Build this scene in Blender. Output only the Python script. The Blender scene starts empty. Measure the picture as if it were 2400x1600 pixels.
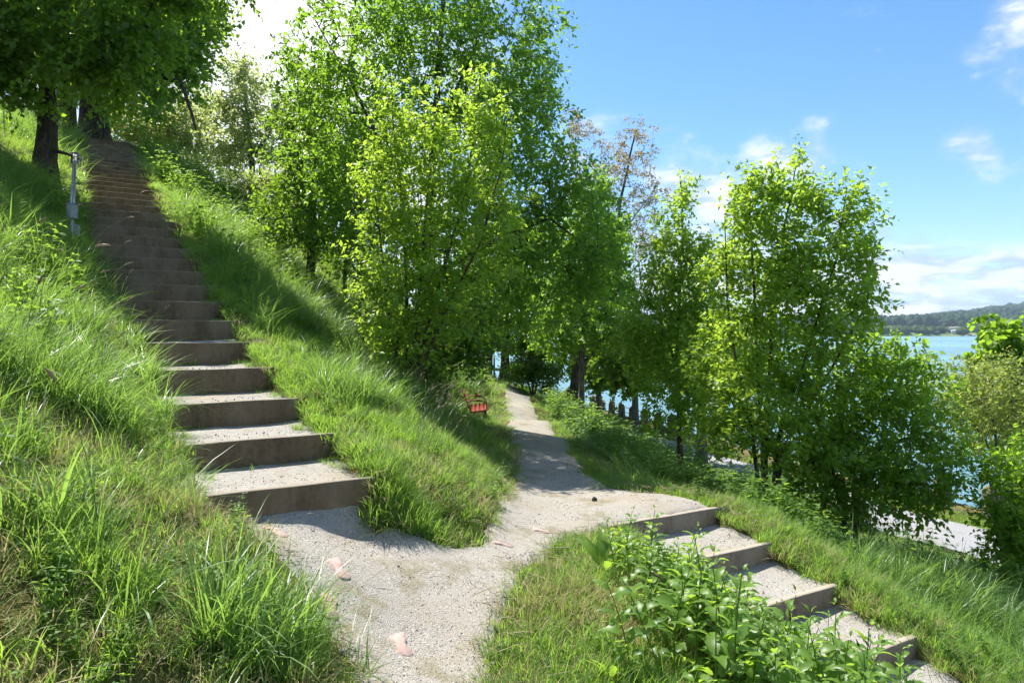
import bpy, math, random
import numpy as np
from mathutils import Vector, Matrix, Euler

rnd = random.Random(7)
rng = np.random.default_rng(11)
sc = bpy.context.scene
R = math.radians

# ------------------------------------------------------------------ camera
# Eye is the origin; X right, Y ahead, Z up.  Units are metres.
cam_d = bpy.data.cameras.new('camera')
cam_d.lens = 24.49
cam_d.sensor_width = 36
cam_d.shift_y = -19.0 / 2352
cam_d.clip_start = 0.05
cam_d.clip_end = 20000
cam = bpy.data.objects.new('camera', cam_d)
sc.collection.objects.link(cam)
cam.location = (0, 0, 0)
cam.rotation_euler = (R(90), 0, 0)
sc.camera = cam

# ------------------------------------------------------------------ sun, sky, exposure
SUN_AZ, SUN_EL = -37.0, 59.0          # degrees clockwise from +Y, degrees up
sun_dir = Vector((math.sin(R(SUN_AZ)) * math.cos(R(SUN_EL)), math.cos(R(SUN_AZ)) * math.cos(R(SUN_EL)), math.sin(R(SUN_EL))))
sl = bpy.data.lights.new('sun', 'SUN')
sl.energy = 3.9
sl.angle = R(0.53)
sl.color = (1.0, 0.955, 0.88)
so = bpy.data.objects.new('sun', sl)
sc.collection.objects.link(so)
so.rotation_euler = sun_dir.to_track_quat('Z', 'Y').to_euler()

world = bpy.data.worlds.new('World')
sc.world = world
world.use_nodes = True
wn = world.node_tree
wn.nodes.clear()


def nd(t, kind, **kw):
    n = t.nodes.new(kind)
    for k, v in kw.items():
        if k.startswith('i_'):
            key = k[2:]
            n.inputs[int(key) if key.isdigit() else key.replace('_', ' ')].default_value = v
        else:
            setattr(n, k, v)
    return n


def mth(t, op, a, b=None, c=None, clamp=False):
    n = t.nodes.new('ShaderNodeMath')
    n.operation = op
    n.use_clamp = clamp
    for i, v in enumerate((a, b, c)):
        if v is None:
            continue
        if hasattr(v, 'links'):
            t.links.new(v, n.inputs[i])
        else:
            n.inputs[i].default_value = v
    return n.outputs[0]


def sstep(t, v, a, b):
    n = t.nodes.new('ShaderNodeMapRange')
    n.interpolation_type = 'SMOOTHSTEP'
    t.links.new(v, n.inputs[0])
    n.inputs[1].default_value = a
    n.inputs[2].default_value = b
    return n.outputs[0]


def mixc(t, fac, a, b, blend='MIX'):
    n = t.nodes.new('ShaderNodeMix')
    n.data_type = 'RGBA'
    n.blend_type = blend
    for i, v in ((0, fac), (6, a), (7, b)):
        if hasattr(v, 'links'):
            t.links.new(v, n.inputs[i])
        elif i == 0:
            n.inputs[0].default_value = v
        else:
            n.inputs[i].default_value = (*v, 1)
    return n.outputs[2]


def noise(t, vec, scale, detail=4, rough=0.55, dist=0.0, w=None):
    n = t.nodes.new('ShaderNodeTexNoise')
    n.inputs['Scale'].default_value = scale
    n.inputs['Detail'].default_value = detail
    n.inputs['Roughness'].default_value = rough
    n.inputs['Distortion'].default_value = dist
    if vec is not None:
        t.links.new(vec, n.inputs['Vector'])
    return n


CLOUD_OFF = (1.41, -4.48, -5.98)


def build_world():
    t = wn
    sky = nd(t, 'ShaderNodeTexSky', sky_type='NISHITA')
    sky.sun_disc = False
    sky.sun_elevation = R(SUN_EL)
    sky.sun_rotation = R(SUN_AZ % 360)
    sky.altitude = 400
    sky.air_density = 1.0
    sky.dust_density = 0.35
    sky.ozone_density = 3.2
    hs = nd(t, 'ShaderNodeHueSaturation')
    hs.inputs['Saturation'].default_value = 1.24
    hs.inputs['Value'].default_value = 1.0
    t.links.new(sky.outputs[0], hs.inputs['Color'])
    tc = nd(t, 'ShaderNodeTexCoord')
    sep = nd(t, 'ShaderNodeSeparateXYZ')
    t.links.new(tc.outputs['Generated'], sep.inputs[0])
    x, y, z = sep.outputs
    # cumulus bank low over the horizon, all round
    m = nd(t, 'ShaderNodeMapping')
    m.inputs['Scale'].default_value = (1, 1, 3.4)
    m.inputs['Location'].default_value = (0.35, 0.2, 0.06)
    t.links.new(tc.outputs['Generated'], m.inputs[0])
    n1 = noise(t, m.outputs[0], 11.0, 9, 0.58, 0.35)
    n1b = noise(t, m.outputs[0], 3.0, 4, 0.5, 0.0)
    top = mth(t, 'ADD', mth(t, 'MULTIPLY', n1b.outputs[0], 0.05), 0.082)
    band = mth(t, 'SUBTRACT', 1.0, sstep(t, mth(t, 'SUBTRACT', z, top), -0.022, 0.010))
    bankm = mth(t, 'MULTIPLY', band, sstep(t, n1.outputs[0], 0.37, 0.49))
    # cloud mass high to the left of the view, and looser ones elsewhere
    cd = Vector((-0.40, 1.0, 0.40)).normalized()
    dp = mth(t, 'ADD', mth(t, 'ADD', mth(t, 'MULTIPLY', x, cd.x), mth(t, 'MULTIPLY', y, cd.y)), mth(t, 'MULTIPLY', z, cd.z))
    n2 = noise(t, tc.outputs['Generated'], 4.5, 7, 0.58, 0.2)
    big = sstep(t, mth(t, 'ADD', dp, mth(t, 'MULTIPLY', mth(t, 'SUBTRACT', n2.outputs[0], 0.5), 0.22)), 0.935, 0.985)
    m3 = nd(t, 'ShaderNodeMapping')
    m3.inputs['Location'].default_value = CLOUD_OFF
    m3.inputs['Scale'].default_value = (1, 1, 1.6)
    t.links.new(tc.outputs['Generated'], m3.inputs[0])
    n3 = noise(t, m3.outputs[0], 2.6, 8, 0.58, 0.15)
    loose = mth(t, 'MULTIPLY', sstep(t, n3.outputs[0], 0.485, 0.585), sstep(t, z, 0.03, 0.12))  # loose clouds thickened, mostly out of view, to add neutral fill light
    mask = mth(t, 'MAXIMUM', mth(t, 'MAXIMUM', bankm, big), loose, clamp=True)
    # cloud colour: white crowns, blue-grey undersides
    n4 = noise(t, m.outputs[0], 14.0, 6, 0.55, 0.3)
    shade = sstep(t, mth(t, 'ADD', mth(t, 'MULTIPLY', n1.outputs[0], 0.6), mth(t, 'MULTIPLY', n4.outputs[0], 0.4)), 0.45, 0.56)
    ccol = mixc(t, shade, (2.7, 3.5, 4.5), (5.3, 5.4, 5.5))
    ccol = mixc(t, big, ccol, (6.4, 6.45, 6.5))
    col = mixc(t, mask, hs.outputs[0], ccol)
    bg = nd(t, 'ShaderNodeBackground')
    bg.inputs[1].default_value = 0.080
    t.links.new(col, bg.inputs[0])
    out = nd(t, 'ShaderNodeOutputWorld')
    t.links.new(bg.outputs[0], out.inputs[0])


build_world()
world.cycles.sampling_method = 'MANUAL'
world.cycles.sample_map_resolution = 512

sc.view_settings.view_transform = 'Standard'
sc.view_settings.look = 'None'
sc.view_settings.gamma = 1.0
sc.view_settings.use_curve_mapping = False
sc.view_settings.exposure = 1.42
sc.cycles.use_denoising = True
sc.cycles.use_adaptive_sampling = True
sc.cycles.adaptive_threshold = 0.015
sc.cycles.max_bounces = 8
sc.cycles.diffuse_bounces = 3
sc.cycles.glossy_bounces = 2
sc.cycles.transmission_bounces = 6
sc.cycles.transparent_max_bounces = 6
sc.cycles.volume_bounces = 0
sc.cycles.sample_clamp_indirect = 6
sc.cycles.caustics_reflective = False
sc.cycles.caustics_refractive = False

# ------------------------------------------------------------------ helpers
F, CX, HY = 1600.0, 1176.0, 765.0     # focal length and horizon of the photograph at 2352 px width


def W(px, py, d):
    return np.array([(px - CX) / F * d, d, (HY - py) / F * d])


def set_props(o, label=None, cat=None, group=None, kind=None):
    if label: o['label'] = label
    if cat: o['category'] = cat
    if group: o['group'] = group
    if kind: o['kind'] = kind
    return o


def mesh_np(name, verts, faces, smooth=False, attrs=None, mats=None, mat_idx=None):
    """verts (N,3); faces: array (M,k) or list of such arrays"""
    if not isinstance(faces, list):
        faces = [faces]
    faces = [np.asarray(f, np.int32) for f in faces if len(f)]
    me = bpy.data.meshes.new(name)
    verts = np.asarray(verts, np.float32)
    me.vertices.add(len(verts))
    me.vertices.foreach_set('co', verts.ravel())
    if faces:
        loops = np.concatenate([f.ravel() for f in faces])
        sizes = np.concatenate([np.full(len(f), f.shape[1], np.int32) for f in faces])
        starts = np.concatenate([[0], np.cumsum(sizes)[:-1]]).astype(np.int32)
        me.loops.add(len(loops))
        me.loops.foreach_set('vertex_index', loops)
        me.polygons.add(len(sizes))
        me.polygons.foreach_set('loop_start', starts)
        me.polygons.foreach_set('loop_total', sizes)
        if smooth:
            me.polygons.foreach_set('use_smooth', np.ones(len(sizes), bool))
    for k, v in (attrs or {}).items():
        v = np.asarray(v)
        if v.ndim == 1 and v.dtype.kind == 'i':
            a = me.attributes.new(k, 'INT', 'POINT'); a.data.foreach_set('value', v.astype(np.int32))
        elif v.ndim == 1:
            a = me.attributes.new(k, 'FLOAT', 'POINT'); a.data.foreach_set('value', v.astype(np.float32))
        else:
            a = me.attributes.new(k, 'FLOAT_VECTOR', 'POINT'); a.data.foreach_set('vector', v.astype(np.float32).ravel())
    for m in (mats or []):
        me.materials.append(m)
    if mat_idx is not None and faces:
        me.polygons.foreach_set('material_index', np.asarray(mat_idx, np.int32))
    me.update(calc_edges=True)
    return me


def link(name, me, parent=None, loc=None):
    o = bpy.data.objects.new(name, me)
    sc.collection.objects.link(o)
    if parent is not None:
        o.parent = parent
    if loc is not None:
        o.location = loc
    return o


def empty(name, loc=(0, 0, 0), rz=0.0):
    o = bpy.data.objects.new(name, None)
    o.empty_display_size = 0.2
    sc.collection.objects.link(o)
    o.location = loc
    o.rotation_euler = (0, 0, rz)
    return o


class MB:
    """small mesh builder: boxes, tubes, extruded outlines"""
    def __init__(s):
        s.v = []; s.q = []; s.t = []

    def add(s, v, q=None, t=None):
        n = sum(len(a) for a in s.v)
        s.v.append(np.asarray(v, float))
        if q is not None and len(q): s.q.append(np.asarray(q) + n)
        if t is not None and len(t): s.t.append(np.asarray(t) + n)
        return s

    def box(s, c, size, rot=None, bev=0.0):
        c = np.asarray(c, float); h = np.asarray(size, float) / 2
        b = min(bev, h.min() * 0.8)
        if b <= 0:
            v = np.array([[x, y, z] for z in (-1, 1) for y in (-1, 1) for x in (-1, 1)]) * h
            q = [[0, 2, 3, 1], [4, 5, 7, 6], [0, 1, 5, 4], [2, 6, 7, 3], [0, 4, 6, 2], [1, 3, 7, 5]]
            t = []
        else:
            v = []; q = []; t = []
            idx = {}
            for sx in (-1, 1):
                for sy in (-1, 1):
                    for sz in (-1, 1):
                        for ax in range(3):
                            p = np.array([sx, sy, sz]) * (h - b)
                            p[ax] = (sx, sy, sz)[ax] * h[ax]
                            idx[(sx, sy, sz, ax)] = len(v); v.append(p)
            for sx in (-1, 1):
                for sy in (-1, 1):
                    for sz in (-1, 1):
                        t.append([idx[(sx, sy, sz, 0)], idx[(sx, sy, sz, 1)], idx[(sx, sy, sz, 2)]])
            for ax in range(3):
                o1, o2 = [(1, 2), (0, 2), (0, 1)][ax]
                for sg in (-1, 1):
                    f = []
                    for a, bb in ((-1, -1), (1, -1), (1, 1), (-1, 1)):
                        k = [0, 0, 0]; k[ax] = sg; k[o1] = a; k[o2] = bb
                        f.append(idx[(*k, ax)])
                    q.append(f)
                # edges along axis ax
                for a in (-1, 1):
                    for bb in (-1, 1):
                        f = []
                        for sg, sel in ((-1, o1), (1, o1), (1, o2), (-1, o2)):
                            k = [0, 0, 0]; k[ax] = sg; k[o1] = a; k[o2] = bb
                            f.append(idx[(*k, sel)])
                        q.append(f)
            v = np.array(v)
        if rot is not None:
            v = v @ np.array(Euler(rot).to_matrix()).T
        return s.add(v + c, q, t)

    def tube(s, pts, rad, sides=8, cap=True):
        pts = np.asarray(pts, float); n = len(pts)
        rad = np.broadcast_to(np.asarray(rad, float), (n,))
        tan = np.gradient(pts, axis=0)
        tan /= np.linalg.norm(tan, axis=1, keepdims=True) + 1e-9
        ref = np.array([0, 0, 1.0]) if abs(tan[0, 2]) < 0.9 else np.array([1.0, 0, 0])
        a = np.cross(tan, ref); a /= np.linalg.norm(a, axis=1, keepdims=True) + 1e-9
        b = np.cross(tan, a)
        th = np.linspace(0, 2 * math.pi, sides, endpoint=False)
        v = pts[:, None] + rad[:, None, None] * (np.cos(th)[None, :, None] * a[:, None] + np.sin(th)[None, :, None] * b[:, None])
        v = v.reshape(-1, 3)
        i = np.arange(n - 1)[:, None] * sides; j = np.arange(sides)[None]; j2 = (j + 1) % sides
        q = np.stack([i + j, i + j2, i + sides + j2, i + sides + j], -1).reshape(-1, 4)
        t = []
        if cap:
            v = np.vstack([v, pts[0], pts[-1]]); e = n * sides
            for k in range(sides):
                t.append([e, (k + 1) % sides, k]); t.append([e + 1, (n - 1) * sides + k, (n - 1) * sides + (k + 1) % sides])
        return s.add(v, q, t)

    def prism(s, outline, z0, z1):
        o = np.asarray(outline, float); n = len(o)
        c = o.mean(0)
        v = np.vstack([np.c_[o, np.full(n, z0)], np.c_[o, np.full(n, z1)], [[*c, z0]], [[*c, z1]]])
        k = np.arange(n); k2 = (k + 1) % n
        q = np.stack([k, k2, k2 + n, k + n], -1)
        t = np.vstack([np.stack([k + n, k2 + n, np.full(n, 2 * n + 1)], -1), np.stack([k2, k, np.full(n, 2 * n)], -1)])
        return s.add(v, q, t)

    def arrays(s):
        return np.vstack(s.v), [np.vstack(s.q) if s.q else np.zeros((0, 4), int), np.vstack(s.t) if s.t else np.zeros((0, 3), int)]

    def build(s, name, mat, parent=None, smooth=False, loc=None):
        v, f = s.arrays()
        return link(name, mesh_np(name, v, f, smooth=smooth, mats=[mat] if mat else None), parent, loc)


_P = rng.random((64, 64)) * 2 - 1


def vnoise(x, y, scale=1.0, octaves=3, seed=0):
    """tileable value noise, about -1..1"""
    x = np.asarray(x, float) * scale + seed * 7.31
    y = np.asarray(y, float) * scale + seed * 3.77
    out = np.zeros(np.broadcast(x, y).shape); amp = 1.0; tot = 0
    for _ in range(octaves):
        xi = np.floor(x).astype(int); yi = np.floor(y).astype(int)
        fx = x - xi; fy = y - yi
        fx = fx * fx * (3 - 2 * fx); fy = fy * fy * (3 - 2 * fy)
        g = lambda a, b: _P[a % 64, b % 64]
        out += amp * ((g(xi, yi) * (1 - fx) + g(xi + 1, yi) * fx) * (1 - fy) + (g(xi, yi + 1) * (1 - fx) + g(xi + 1, yi + 1) * fx) * fy)
        tot += amp; amp *= 0.5; x = x * 2.03 + 11.3; y = y * 2.03 + 5.7
    return out / tot


def smooth(a, b, x):
    t = np.clip((x - a) / (b - a), 0, 1)
    return t * t * (3 - 2 * t)


# ------------------------------------------------------------------ materials
def new_mat(name):
    m = bpy.data.materials.new(name)
    m.use_nodes = True
    t = m.node_tree
    t.nodes.clear()
    out = t.nodes.new('ShaderNodeOutputMaterial')
    return m, t, out


def pbsdf(t, out, col, rough=0.7, spec=0.4, metal=0.0, bump=None, bstr=0.3, bdist=0.01):
    p = t.nodes.new('ShaderNodeBsdfPrincipled')
    if hasattr(col, 'links'): t.links.new(col, p.inputs['Base Color'])
    else: p.inputs['Base Color'].default_value = (*col, 1)
    if hasattr(rough, 'links'): t.links.new(rough, p.inputs['Roughness'])
    else: p.inputs['Roughness'].default_value = rough
    p.inputs['Specular IOR Level'].default_value = spec
    p.inputs['Metallic'].default_value = metal
    if bump is not None:
        b = t.nodes.new('ShaderNodeBump')
        b.inputs['Strength'].default_value = bstr
        b.inputs['Distance'].default_value = bdist
        t.links.new(bump, b.inputs['Height'])
        t.links.new(b.outputs[0], p.inputs['Normal'])
    t.links.new(p.outputs[0], out.inputs[0])
    return p


def obj_coord(t):
    return t.nodes.new('ShaderNodeTexCoord').outputs['Object']


def pos_coord(t):
    return t.nodes.new('ShaderNodeNewGeometry').outputs['Position']


def ramp(t, fac, stops):
    n = t.nodes.new('ShaderNodeValToRGB')
    e = n.color_ramp.elements
    while len(e) < len(stops): e.new(0.5)
    for i, (p, c) in enumerate(stops):
        e[i].position = p; e[i].color = (*c, 1)
    t.links.new(fac, n.inputs[0])
    return n.outputs[0]


def leaf_mat(name, dark, light, trans, tfac=0.42, rough=0.42, spec=0.45, attr=True, objrand=0.0):
    m, t, out = new_mat(name)
    if attr:
        a = t.nodes.new('ShaderNodeAttribute'); a.attribute_name = 'tint'; f = a.outputs['Fac']
    else:
        f = t.nodes.new('ShaderNodeObjectInfo').outputs['Random']
    if objrand:
        oi = t.nodes.new('ShaderNodeObjectInfo').outputs['Random']
        f = mth(t, 'ADD', mth(t, 'MULTIPLY', f, 1 - objrand), mth(t, 'MULTIPLY', oi, objrand))
    col = mixc(t, f, dark, light)
    tcol = mixc(t, f, [c * 0.72 for c in trans], trans)
    p = t.nodes.new('ShaderNodeBsdfPrincipled')
    t.links.new(col, p.inputs['Base Color'])
    p.inputs['Roughness'].default_value = rough
    p.inputs['Specular IOR Level'].default_value = spec
    tr = t.nodes.new('ShaderNodeBsdfTranslucent')
    t.links.new(tcol, tr.inputs[0])
    mx = t.nodes.new('ShaderNodeMixShader')
    mx.inputs[0].default_value = tfac
    t.links.new(p.outputs[0], mx.inputs[1]); t.links.new(tr.outputs[0], mx.inputs[2])
    t.links.new(mx.outputs[0], out.inputs[0])
    return m


M = {}


def materials():
    # bare soil, moss and thatch under the grass
    m, t, out = new_mat('soil_and_thatch')
    p = pos_coord(t)
    a = noise(t, p, 1.1, 5, 0.6); b = noise(t, p, 9.0, 6, 0.65); c = noise(t, p, 60, 3, 0.6)
    f = mth(t, 'ADD', mth(t, 'MULTIPLY', a.outputs[0], 0.6), mth(t, 'MULTIPLY', b.outputs[0], 0.4))
    col = ramp(t, f, [(0.34, (0.06, 0.045, 0.024)), (0.46, (0.105, 0.105, 0.03)), (0.56, (0.16, 0.155, 0.045)), (0.67, (0.22, 0.18, 0.08))])
    pbsdf(t, out, mixc(t, mth(t, 'MULTIPLY', c.outputs[0], 0.6), col, (0.05, 0.05, 0.015)), 0.95, 0.1, bump=c.outputs[0], bstr=0.9, bdist=0.03)
    M['soil'] = m

    def gravel(name, light, mid, dark, moss, mossamt, scale=1.0):
        m, t, out = new_mat(name)
        p = pos_coord(t)
        vo = t.nodes.new('ShaderNodeTexVoronoi'); vo.inputs['Scale'].default_value = 135 * scale; t.links.new(p, vo.inputs['Vector'])
        vo2 = t.nodes.new('ShaderNodeTexVoronoi'); vo2.inputs['Scale'].default_value = 230 * scale; t.links.new(p, vo2.inputs['Vector'])
        sp = t.nodes.new('ShaderNodeSeparateColor'); t.links.new(vo.outputs['Color'], sp.inputs[0])
        stone = ramp(t, sp.outputs[0], [(0.0, dark), (0.18, mid), (0.6, mid), (0.86, light), (1.0, tuple(min(1, c * 1.25) for c in light))])
        big = noise(t, p, 1.3, 5, 0.62); med = noise(t, p, 7.0, 5, 0.65)
        sand = mixc(t, med.outputs[0], tuple(c * 0.82 for c in mid), tuple(c * 1.0 for c in light))
        col = mixc(t, mth(t, 'MULTIPLY', sstep(t, med.outputs[0], 0.36, 0.66), 0.75), stone, sand)
        col = mixc(t, mth(t, 'MULTIPLY', sstep(t, big.outputs[0], 0.47, 0.72), 0.55), col, (0.30, 0.235, 0.155))
        mo = noise(t, p, 2.3, 6, 0.7)
        col = mixc(t, mth(t, 'MULTIPLY', sstep(t, mo.outputs[0], 0.53, 0.66), mossamt), col, moss)
        h = mth(t, 'ADD', mth(t, 'MULTIPLY', vo.outputs['Distance'], -1.0), mth(t, 'MULTIPLY', vo2.outputs['Distance'], -0.5))
        pbsdf(t, out, col, 0.92, 0.2, bump=h, bstr=0.55, bdist=0.010)
        return m
    M['gravel'] = gravel('path_gravel', (0.40, 0.37, 0.325), (0.29, 0.263, 0.222), (0.10, 0.09, 0.077), (0.15, 0.125, 0.04), 0.55)
    M['tread'] = gravel('tread_gravel', (0.41, 0.385, 0.345), (0.30, 0.278, 0.242), (0.10, 0.092, 0.08), (0.13, 0.11, 0.05), 0.35)
    M['road'] = gravel('road_gravel', (0.33, 0.333, 0.345), (0.28, 0.283, 0.295), (0.17, 0.17, 0.175), (0.16, 0.16, 0.10), 0.2, 0.8)

    def concrete(name, c0, c1, c2, edge, seed=0.0):
        m, t, out = new_mat(name)
        p = pos_coord(t)
        mp = t.nodes.new('ShaderNodeMapping'); mp.inputs['Scale'].default_value = (1, 1, 0.35); mp.inputs['Location'].default_value = (seed, 0, 0)
        t.links.new(p, mp.inputs[0])
        a = noise(t, mp.outputs[0], 3.2, 7, 0.7, 0.4); b = noise(t, p, 26, 5, 0.7); g = noise(t, p, 190, 2, 0.6)
        f = mth(t, 'ADD', mth(t, 'MULTIPLY', a.outputs[0], 0.7), mth(t, 'MULTIPLY', b.outputs[0], 0.3))
        col = ramp(t, f, [(0.38, c0), (0.49, c1), (0.62, c2)])
        col = mixc(t, mth(t, 'MULTIPLY', sstep(t, b.outputs[0], 0.60, 0.75), 0.55), col, (0.07, 0.065, 0.035))
        col = mixc(t, mth(t, 'MULTIPLY', g.outputs[0], 0.25), col, (0.08, 0.07, 0.06))
        # upward-facing surfaces blend to the edge colour
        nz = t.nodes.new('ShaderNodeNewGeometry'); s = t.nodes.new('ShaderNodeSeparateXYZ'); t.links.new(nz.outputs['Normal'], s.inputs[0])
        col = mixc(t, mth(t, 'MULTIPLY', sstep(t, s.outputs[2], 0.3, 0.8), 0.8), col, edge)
        pbsdf(t, out, col, 0.9, 0.25, bump=mth(t, 'ADD', b.outputs[0], g.outputs[0]), bstr=0.5, bdist=0.008)
        return m
    M['riser'] = concrete('weathered_riser_concrete', (0.095, 0.062, 0.032), (0.168, 0.116, 0.064), (0.225, 0.165, 0.102), (0.29, 0.25, 0.195))
    M['riser_pale'] = concrete('pale_riser_concrete', (0.165, 0.118, 0.078), (0.26, 0.196, 0.136), (0.32, 0.255, 0.19), (0.38, 0.33, 0.26), 3.0)
    M['slab'] = concrete('footing_concrete', (0.19, 0.175, 0.155), (0.28, 0.265, 0.24), (0.35, 0.335, 0.31), (0.33, 0.315, 0.29), 9.0)

    m, t, out = new_mat('bollard_stone')
    p = pos_coord(t)
    a = noise(t, p, 5.0, 6, 0.7); b = noise(t, p, 30, 4, 0.7)
    col = ramp(t, a.outputs[0], [(0.35, (0.075, 0.062, 0.05)), (0.5, (0.18, 0.155, 0.13)), (0.66, (0.34, 0.305, 0.26))])
    nz = t.nodes.new('ShaderNodeNewGeometry'); s = t.nodes.new('ShaderNodeSeparateXYZ'); t.links.new(nz.outputs['Normal'], s.inputs[0])
    mf = mth(t, 'MULTIPLY', sstep(t, mth(t, 'ADD', s.outputs[2], mth(t, 'MULTIPLY', mth(t, 'SUBTRACT', a.outputs[0], 0.5), 2.2)), 0.25, 0.85), 0.85)
    pbsdf(t, out, mixc(t, mf, col, (0.14, 0.12, 0.02)), 0.95, 0.15, bump=b.outputs[0], bstr=0.6, bdist=0.02)
    M['bollard'] = m

    def bark(name, c0, c1, moss=0.0, vs=0.25):
        m, t, out = new_mat(name)
        p = pos_coord(t)
        mp = t.nodes.new('ShaderNodeMapping'); mp.inputs['Scale'].default_value = (1, 1, vs); t.links.new(p, mp.inputs[0])
        a = noise(t, mp.outputs[0], 14, 6, 0.7, 0.6); b = noise(t, p, 2.5, 4, 0.6)
        col = mixc(t, sstep(t, a.outputs[0], 0.36, 0.64), c0, c1)
        if moss:
            col = mixc(t, mth(t, 'MULTIPLY', sstep(t, b.outputs[0], 0.42, 0.62), moss), col, (0.10, 0.09, 0.018))
        pbsdf(t, out, col, 0.95, 0.15, bump=a.outputs[0], bstr=0.9, bdist=0.04)
        return m
    M['bark_dark'] = bark('dark_furrowed_bark', (0.028, 0.022, 0.017), (0.105, 0.085, 0.066))
    M['bark_grey'] = bark('grey_bark', (0.085, 0.076, 0.066), (0.21, 0.19, 0.165))
    M['bark_mossy'] = bark('mossy_bark', (0.05, 0.04, 0.025), (0.13, 0.10, 0.06), 0.85)
    M['bark_brown'] = bark('brown_twig_bark', (0.05, 0.035, 0.024), (0.15, 0.115, 0.08))

    M['leaf_lime'] = leaf_mat('leaf_lime', (0.106, 0.195, 0.022), (0.210, 0.328, 0.036), (0.56, 0.79, 0.07), 0.57)
    M['leaf_mid'] = leaf_mat('leaf_mid_green', (0.078, 0.160, 0.016), (0.165, 0.265, 0.026), (0.44, 0.70, 0.05), 0.56)
    M['leaf_tall'] = leaf_mat('leaf_broad_green', (0.060, 0.138, 0.018), (0.135, 0.230, 0.028), (0.37, 0.63, 0.045), 0.55)
    M['leaf_deep'] = leaf_mat('leaf_deep_green', (0.052, 0.128, 0.018), (0.115, 0.210, 0.028), (0.36, 0.58, 0.04), 0.54)
    M['leaf_linden'] = leaf_mat('leaf_linden', (0.056, 0.130, 0.016), (0.130, 0.225, 0.025), (0.38, 0.60, 0.035), 0.54)
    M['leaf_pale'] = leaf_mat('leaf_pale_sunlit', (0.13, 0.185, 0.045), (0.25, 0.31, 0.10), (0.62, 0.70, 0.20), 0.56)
    M['leaf_bronze'] = leaf_mat('leaf_bronze', (0.16, 0.115, 0.045), (0.32, 0.25, 0.11), (0.46, 0.36, 0.13), 0.45)
    M['leaf_olive'] = leaf_mat('leaf_olive_green', (0.115, 0.165, 0.035), (0.25, 0.30, 0.075), (0.50, 0.60, 0.10), 0.50)
    M['grass_lawn'] = leaf_mat('grass_lawn', (0.076, 0.165, 0.026), (0.168, 0.288, 0.052), (0.42, 0.66, 0.08), 0.50, 0.5, 0.35, objrand=0.5)
    M['grass_tall'] = leaf_mat('grass_tall', (0.062, 0.145, 0.028), (0.140, 0.245, 0.055), (0.36, 0.58, 0.09), 0.46, 0.38, 0.5, objrand=0.5)
    M['grass_dry'] = leaf_mat('grass_dry', (0.27, 0.235, 0.09), (0.48, 0.42, 0.22), (0.58, 0.52, 0.22), 0.42, 0.6, 0.3, objrand=0.4)
    M['weed'] = leaf_mat('broad_weed_leaf', (0.065, 0.150, 0.026), (0.14, 0.25, 0.046), (0.40, 0.62, 0.07), 0.50, 0.55, 0.3, objrand=0.5)
    M['nettle'] = leaf_mat('nettle_leaf', (0.075, 0.160, 0.024), (0.150, 0.260, 0.040), (0.42, 0.64, 0.06), 0.50, 0.42, 0.45)
    M['stem'] = leaf_mat('green_stem', (0.08, 0.13, 0.03), (0.14, 0.19, 0.05), (0.2, 0.3, 0.05), 0.2, attr=False)
    M['seed'] = leaf_mat('seed_head', (0.22, 0.16, 0.10), (0.42, 0.34, 0.24), (0.40, 0.30, 0.2), 0.3, 0.7, 0.2, attr=False)
    M['seed_dark'] = leaf_mat('dark_seed_head', (0.07, 0.055, 0.03), (0.16, 0.12, 0.07), (0.2, 0.14, 0.07), 0.25, 0.7, 0.2, attr=False)

    # galvanised steel
    m, t, out = new_mat('galvanised_steel')
    a = noise(t, pos_coord(t), 22, 4, 0.6)
    pbsdf(t, out, ramp(t, a.outputs[0], [(0.3, (0.30, 0.31, 0.31)), (0.7, (0.46, 0.47, 0.46))]), 0.48, 0.5, 0.55)
    M['steel'] = m
    m, t, out = new_mat('box_grey_paint')
    a = noise(t, pos_coord(t), 14, 5, 0.65)
    pbsdf(t, out, ramp(t, a.outputs[0], [(0.35, (0.20, 0.21, 0.19)), (0.65, (0.33, 0.34, 0.31))]), 0.6, 0.4)
    M['boxgrey'] = m
    m, t, out = new_mat('red_bench_paint')
    a = noise(t, pos_coord(t), 10, 6, 0.7)
    pbsdf(t, out, ramp(t, a.outputs[0], [(0.38, (0.30, 0.032, 0.014)), (0.55, (0.45, 0.065, 0.028)), (0.72, (0.50, 0.14, 0.07))]), 0.5, 0.4, bump=a.outputs[0], bstr=0.2)
    M['red'] = m
    m, t, out = new_mat('dark_iron')
    pbsdf(t, out, (0.035, 0.037, 0.04), 0.5, 0.4, 0.3)
    M['iron'] = m
    m, t, out = new_mat('pink_footprint')
    a = noise(t, pos_coord(t), 30, 6, 0.7)
    pbsdf(t, out, ramp(t, a.outputs[0], [(0.35, (0.30, 0.195, 0.16)), (0.5, (0.42, 0.295, 0.255)), (0.68, (0.46, 0.36, 0.325))]), 0.85, 0.25, bump=a.outputs[0], bstr=0.3, bdist=0.004)
    M['pink'] = m
    m, t, out = new_mat('pebble_grey')
    oi = t.nodes.new('ShaderNodeObjectInfo').outputs['Random']
    pbsdf(t, out, ramp(t, oi, [(0.0, (0.05, 0.048, 0.045)), (0.25, (0.22, 0.21, 0.195)), (0.7, (0.38, 0.37, 0.345)), (1.0, (0.55, 0.54, 0.52))]), 0.85, 0.25)
    M['pebble'] = m
    m, t, out = new_mat('dark_stone')
    a = noise(t, pos_coord(t), 40, 4, 0.6)
    pbsdf(t, out, ramp(t, a.outputs[0], [(0.3, (0.02, 0.018, 0.014)), (0.7, (0.09, 0.08, 0.06))]), 0.9, 0.2)
    M['darkstone'] = m
    m, t, out = new_mat('straw_litter')
    oi = t.nodes.new('ShaderNodeObjectInfo').outputs['Random']
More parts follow.
